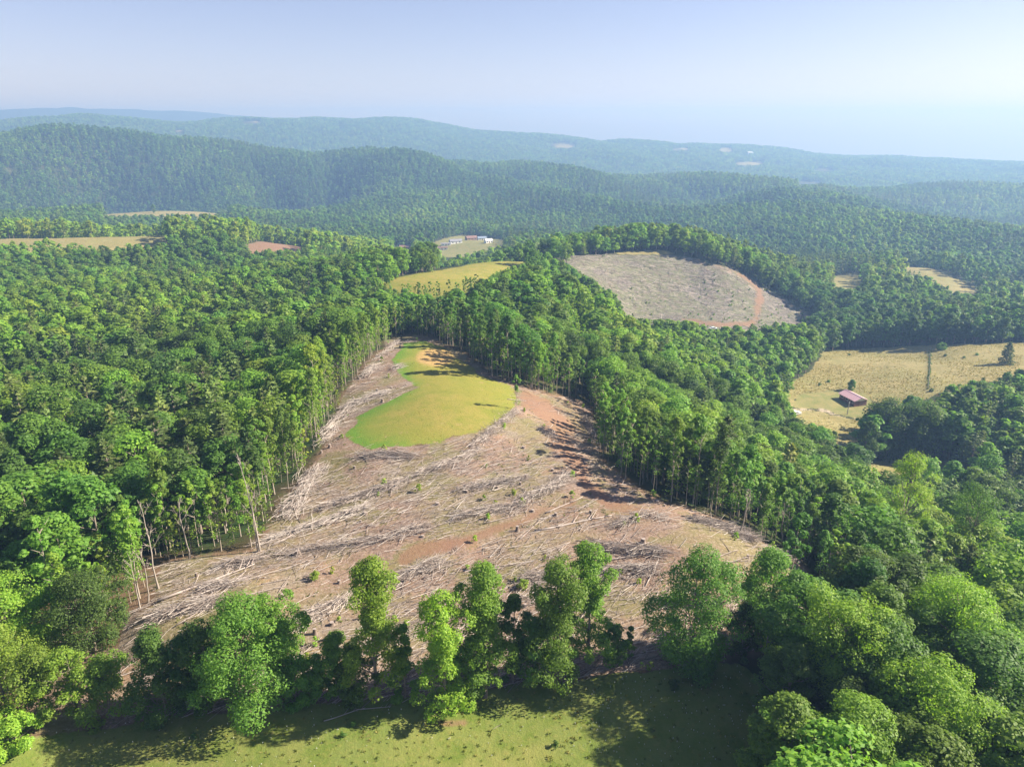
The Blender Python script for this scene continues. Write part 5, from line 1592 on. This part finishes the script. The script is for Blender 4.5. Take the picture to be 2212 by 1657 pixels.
HAM = [(984, 526, .35, 15, 8, 3.2, 2.0, M_WHITEP, M_GREYROOF, 'farmhouse', 'house', 'white house with a grey roof in the middle of the distant green hamlet', True, True),
       (963, 531, .2, 12, 4.2, 2.6, .7, M_WHITEP, M_GREYROOF, 'mobile_home', 'mobile home', 'white mobile home left of the white house in the hamlet', False, False),
       (955, 540, .1, 13, 4.4, 2.8, .9, M_WHITEP, M_BROWNROOF, 'long_shed', 'shed', 'long pale shed at the lower left of the hamlet', False, False),
       (1018, 519, .4, 14, 9, 3.2, 2.2, M_BRICK, M_BROWNROOF, 'brick_house', 'house', 'dark brown-roofed house at the top of the hamlet', True, False),
       (1041, 519, .3, 11, 7, 2.8, 1.8, M_WHITEP, M_BLUEROOF, 'small_house', 'house', 'small house with a blue-grey roof right of the brown-roofed house', False, False),
       (1055, 525, .5, 9, 6, 3.0, 1.8, M_WHITEP, M_WHITEP, 'white_garage', 'garage', 'small white gabled building rightmost in the hamlet', False, False),
       (875, 538, .1, 13, 7, 2.6, 1.8, M_BARN, M_BROWNROOF, 'old_barn', 'barn', 'dark low barn on the small green field left of the hamlet', False, False)]
for px, py, rot, L, Wd, wh, rh_, wm_, rm_, nm, cat, lab, ch, po in HAM:
    x, y, z = cast(px, py, 700)
    building(nm, cat, lab, (x, y, z), rot + math.pi / 2, L, Wd, wh, rh_, wm_, rm_, [('window', 'W', -L * .3, 1.7, 1.3, 1.2), ('window', 'W', L * .3, 1.7, 1.3, 1.2), ('door', 'W', 0, 1.1, 1.1, 2.1), ('window', 'S', 0, 1.7, 1.2, 1.2)], chimney=ch, porch=po)
x, y, z = cast(1620, 336, 3000)
building('distant_house', 'house', 'bright white house on the hazy far ridge below the skyline', (x, y, z + 3), math.pi / 2, 26, 13, 9, 5, M_WHITEP, M_WHITEP, [('window', 'W', -6, 4, 3, 3), ('window', 'W', 6, 4, 3, 3), ('door', 'W', 0, 1.6, 2, 3)])


def vehicle(name, cat, lab, loc, rot, paint):
    e = bpy.data.objects.new(name, None); COL.objects.link(e); e.location = loc; e.rotation_euler = (0, 0, rot); e['label'] = lab; e['category'] = cat
    b_ = MB(); b_.prism([(-2.3, .35), (2.25, .35), (2.3, .75), (2.2, .95), (1.1, 1.02), (.45, 1.5), (-1.2, 1.52), (-1.9, 1.05), (-2.3, .95)], -.85, .85)
    link('body', b_.mesh('body', paint), e)
    g_ = MB(); g_.prism([(.95, 1.04), (.42, 1.44), (-1.15, 1.46), (-1.7, 1.06)], -.87, .87); link('windows', g_.mesh('windows', M_GLASS), e)
    for sx in (-1.4, 1.4):
        for sy in (-.75, .75):
            t_ = MB(); t_.tube([(sx, sy - .11, .33), (sx, sy + .11, .33)], [.33, .33], 14); wh = link('wheel', t_.mesh('wheel', M_TYRE), e)
            h_ = MB(); h_.tube([(sx, sy - .125, .33), (sx, sy + .125, .33)], [.18, .18], 10); link('rim', h_.mesh('rim', M_METAL), wh)
    for sy in (-.6, .6):
        l_ = MB(); l_.box((2.29, sy, .72), (.06, .3, .16)); link('headlight', l_.mesh('headlight', M_GLASS), e)


x, y, z = cast(1718, 896, 220); vehicle('parked_car', 'car', 'white car parked by the trees at the left of the barn lane', (x, y, z), .3, M_WHITEP)
x, y, z = cast(1541, 712, 340); vehicle('white_van', 'van', 'small white vehicle at the foot of the logged hillside', (x, y, z), .2, M_WHITEP)


def pole(px, by, ty, dmin, lab, arm=True):
    x, y, z = cast(px, by, dmin); h = height_for(px, ty, x, y) - z
    e = bpy.data.objects.new('utility_pole', None); COL.objects.link(e); e.location = (x, y, z - .3); e['label'] = lab; e['category'] = 'utility pole'
    m_ = MB(); m_.tube([(0, 0, 0), (0, 0, h + .3)], [.19, .13], 8); link('pole', m_.mesh('pole', M_POLE), e)
    if arm:
        m_ = MB(); m_.box((0, .2, h - .5), (2.0, .12, .14)); a_ = link('crossarm', m_.mesh('crossarm', M_POLE), e)
        for q in (-.85, .85):
            m_ = MB(); m_.tube([(q, .2, h - .42), (q, .2, h - .2)], [.06, .04], 6); link('insulator', m_.mesh('insulator', M_GLASS), a_)
    else:
        m_ = MB(); m_.box((0, -.25, h - .3), (.3, .5, .25)); link('lamp_head', m_.mesh('lamp_head', M_METAL), e)


pole(341, 512, 498, 480, 'pale pole on the hill field, left of two'); pole(365, 512, 492, 480, 'pale pole on the hill field, right of two')
pole(1830, 896, 866, 220, 'light pole standing in front of the red-roofed barn', arm=False)

# radio mast on the far ridge
x, y, z = cast(1203, 284.5, 3300, 5200); h = height_for(1203, 266, x, y) - z
e = bpy.data.objects.new('radio_mast', None); COL.objects.link(e); e.location = (x, y, z); e['label'] = 'thin tall radio mast on the far skyline right of centre'; e['category'] = 'mast'
m_ = MB()
for q in range(3):
    a_ = q * 2.094; m_.tube([(math.cos(a_) * .8, math.sin(a_) * .8, 0), (math.cos(a_) * .6, math.sin(a_) * .6, h)], [.28, .22], 5)
link('legs', m_.mesh('legs', M_METAL), e)
m_ = MB()
for zz in np.arange(4, h, 6):
    for q in range(3):
        a_, b2 = q * 2.094, (q + 1) * 2.094
        m_.tube([(math.cos(a_) * .75, math.sin(a_) * .75, zz), (math.cos(b2) * .75, math.sin(b2) * .75, zz + 3)], [.12, .12], 4)
link('lattice', m_.mesh('lattice', M_METAL), e)

# wire fence with weeds down the barn pasture
fx0 = cast(2009, 756, 260); fx1 = cast(2004, 842, 240)
e = bpy.data.objects.new('wire_fence', None); COL.objects.link(e); e.location = fx0; e['label'] = 'weedy wire fence running down the barn pasture left of the lone pine'; e['category'] = 'fence'
nf = 34; wires = {.45: [], .9: [], 1.25: []}
for i in range(nf):
    t = i / (nf - 1); x = fx0[0] * (1 - t) + fx1[0] * t; y = fx0[1] * (1 - t) + fx1[1] * t; z = float(zat(x, y))
    m_ = MB(); m_.tube([(x - fx0[0], y - fx0[1], z - fx0[2] - .2), (x - fx0[0], y - fx0[1], z - fx0[2] + 1.4)], [.09, .08], 6); link('post', m_.mesh('post', M_POLE), e)
    for hh in wires: wires[hh].append((x - fx0[0], y - fx0[1], z - fx0[2] + hh))
for hh, p_ in wires.items():
    m_ = MB(); m_.tube(p_, .012, 4); link('wire', m_.mesh('wire', M_METAL), e)
t = QR.random(260); wx = fx0[0] * (1 - t) + fx1[0] * t + QR.normal(0, .3, 260); wy = fx0[1] * (1 - t) + fx1[1] * t + QR.normal(0, .3, 260)
instancer('fence_weeds', J_bush, wx, wy, zat(wx, wy), QR.uniform(0, 6, 260), s3(QR.uniform(.12, .36, 260)), QR.uniform(.1, .4, 260), QR.integers(0, 3, 260), 'dark weeds grown up along the pasture fence', cat='weeds')

# ------------------------------------------------------------------ sky, sun, air, camera
w = bpy.data.worlds.new('World'); scene.world = w; w.use_nodes = True
nt = w.node_tree; nt.nodes.clear()
sky = nt.nodes.new('ShaderNodeTexSky'); sky.sky_type = 'NISHITA'; sky.sun_disc = False
sky.sun_elevation = SUN_EL; sky.sun_rotation = SUN_AZ; sky.altitude = 800; sky.air_density = 1.0; sky.dust_density = .9; sky.ozone_density = 2.0
bg = nt.nodes.new('ShaderNodeBackground'); bg.inputs[1].default_value = .05
wo = nt.nodes.new('ShaderNodeOutputWorld')
tintn = nt.nodes.new('ShaderNodeMix'); tintn.data_type = 'RGBA'; tintn.blend_type = 'MULTIPLY'; tintn.inputs[0].default_value = 1
tintn.inputs[7].default_value = (1.20, .94, 1.0, 1)
nt.links.new(sky.outputs[0], tintn.inputs[6]); nt.links.new(tintn.outputs[2], bg.inputs[0]); nt.links.new(bg.outputs[0], wo.inputs[0])

S = Vector((math.sin(SUN_AZ) * math.cos(SUN_EL), math.cos(SUN_AZ) * math.cos(SUN_EL), math.sin(SUN_EL)))
ld = bpy.data.lights.new('sun', 'SUN'); ld.energy = 5.0; ld.angle = math.radians(.5); ld.color = (1, .91, .76)
sun = bpy.data.objects.new('sun', ld); COL.objects.link(sun)
sun.rotation_euler = S.to_track_quat('Z', 'Y').to_euler()

hm, hnt = mat('air'); hk = N(hnt)
pv = hk.new('ShaderNodeVolumePrincipled')
pv.inputs['Color'].default_value = (.275, .475, .84, 1); pv.inputs['Density'].default_value = 3.5e-4; pv.inputs['Anisotropy'].default_value = .18; pv.inputs['Absorption Color'].default_value = (.2, .2, .2, 1)
pv.inputs['Density Attribute'].default_value = ''
ho = hk.new('ShaderNodeOutputMaterial'); hnt.links.new(pv.outputs[0], ho.inputs['Volume'])
hm.cycles.homogeneous_volume = True
zlo, zhi = float(AV[:, 2].min()) - 1.0, max(float(AV[:, 2].max()), 70.0) + 20
box = MB(); box.box((0, 3600, (zlo + zhi) / 2), (14800, 7700, zhi - zlo))
hz = link('haze', box.mesh('haze', hm), kind='stuff', label='thin blue summer haze filling the air over the hills', cat='haze')

cd_ = bpy.data.cameras.new('camera'); cam = bpy.data.objects.new('camera', cd_); COL.objects.link(cam)
cam.location = (0, 0, CAM_Z); cam.rotation_euler = (math.pi / 2 - PITCH, 0, 0)
cd_.sensor_width = 36; cd_.lens = 36 * FPX / 2212; cd_.clip_start = .5; cd_.clip_end = 60000
scene.camera = cam

scene.view_settings.view_transform = 'Standard'; scene.view_settings.look = 'None'
scene.view_settings.exposure = 1.6; scene.view_settings.gamma = 1; scene.view_settings.use_curve_mapping = False
cy = scene.cycles
cy.max_bounces = 6; cy.diffuse_bounces = 4; cy.glossy_bounces = 1; cy.transmission_bounces = 3; cy.transparent_max_bounces = 4; cy.volume_bounces = 0
cy.caustics_reflective = False; cy.caustics_refractive = False; cy.sample_clamp_indirect = 4
cy.use_denoising = True
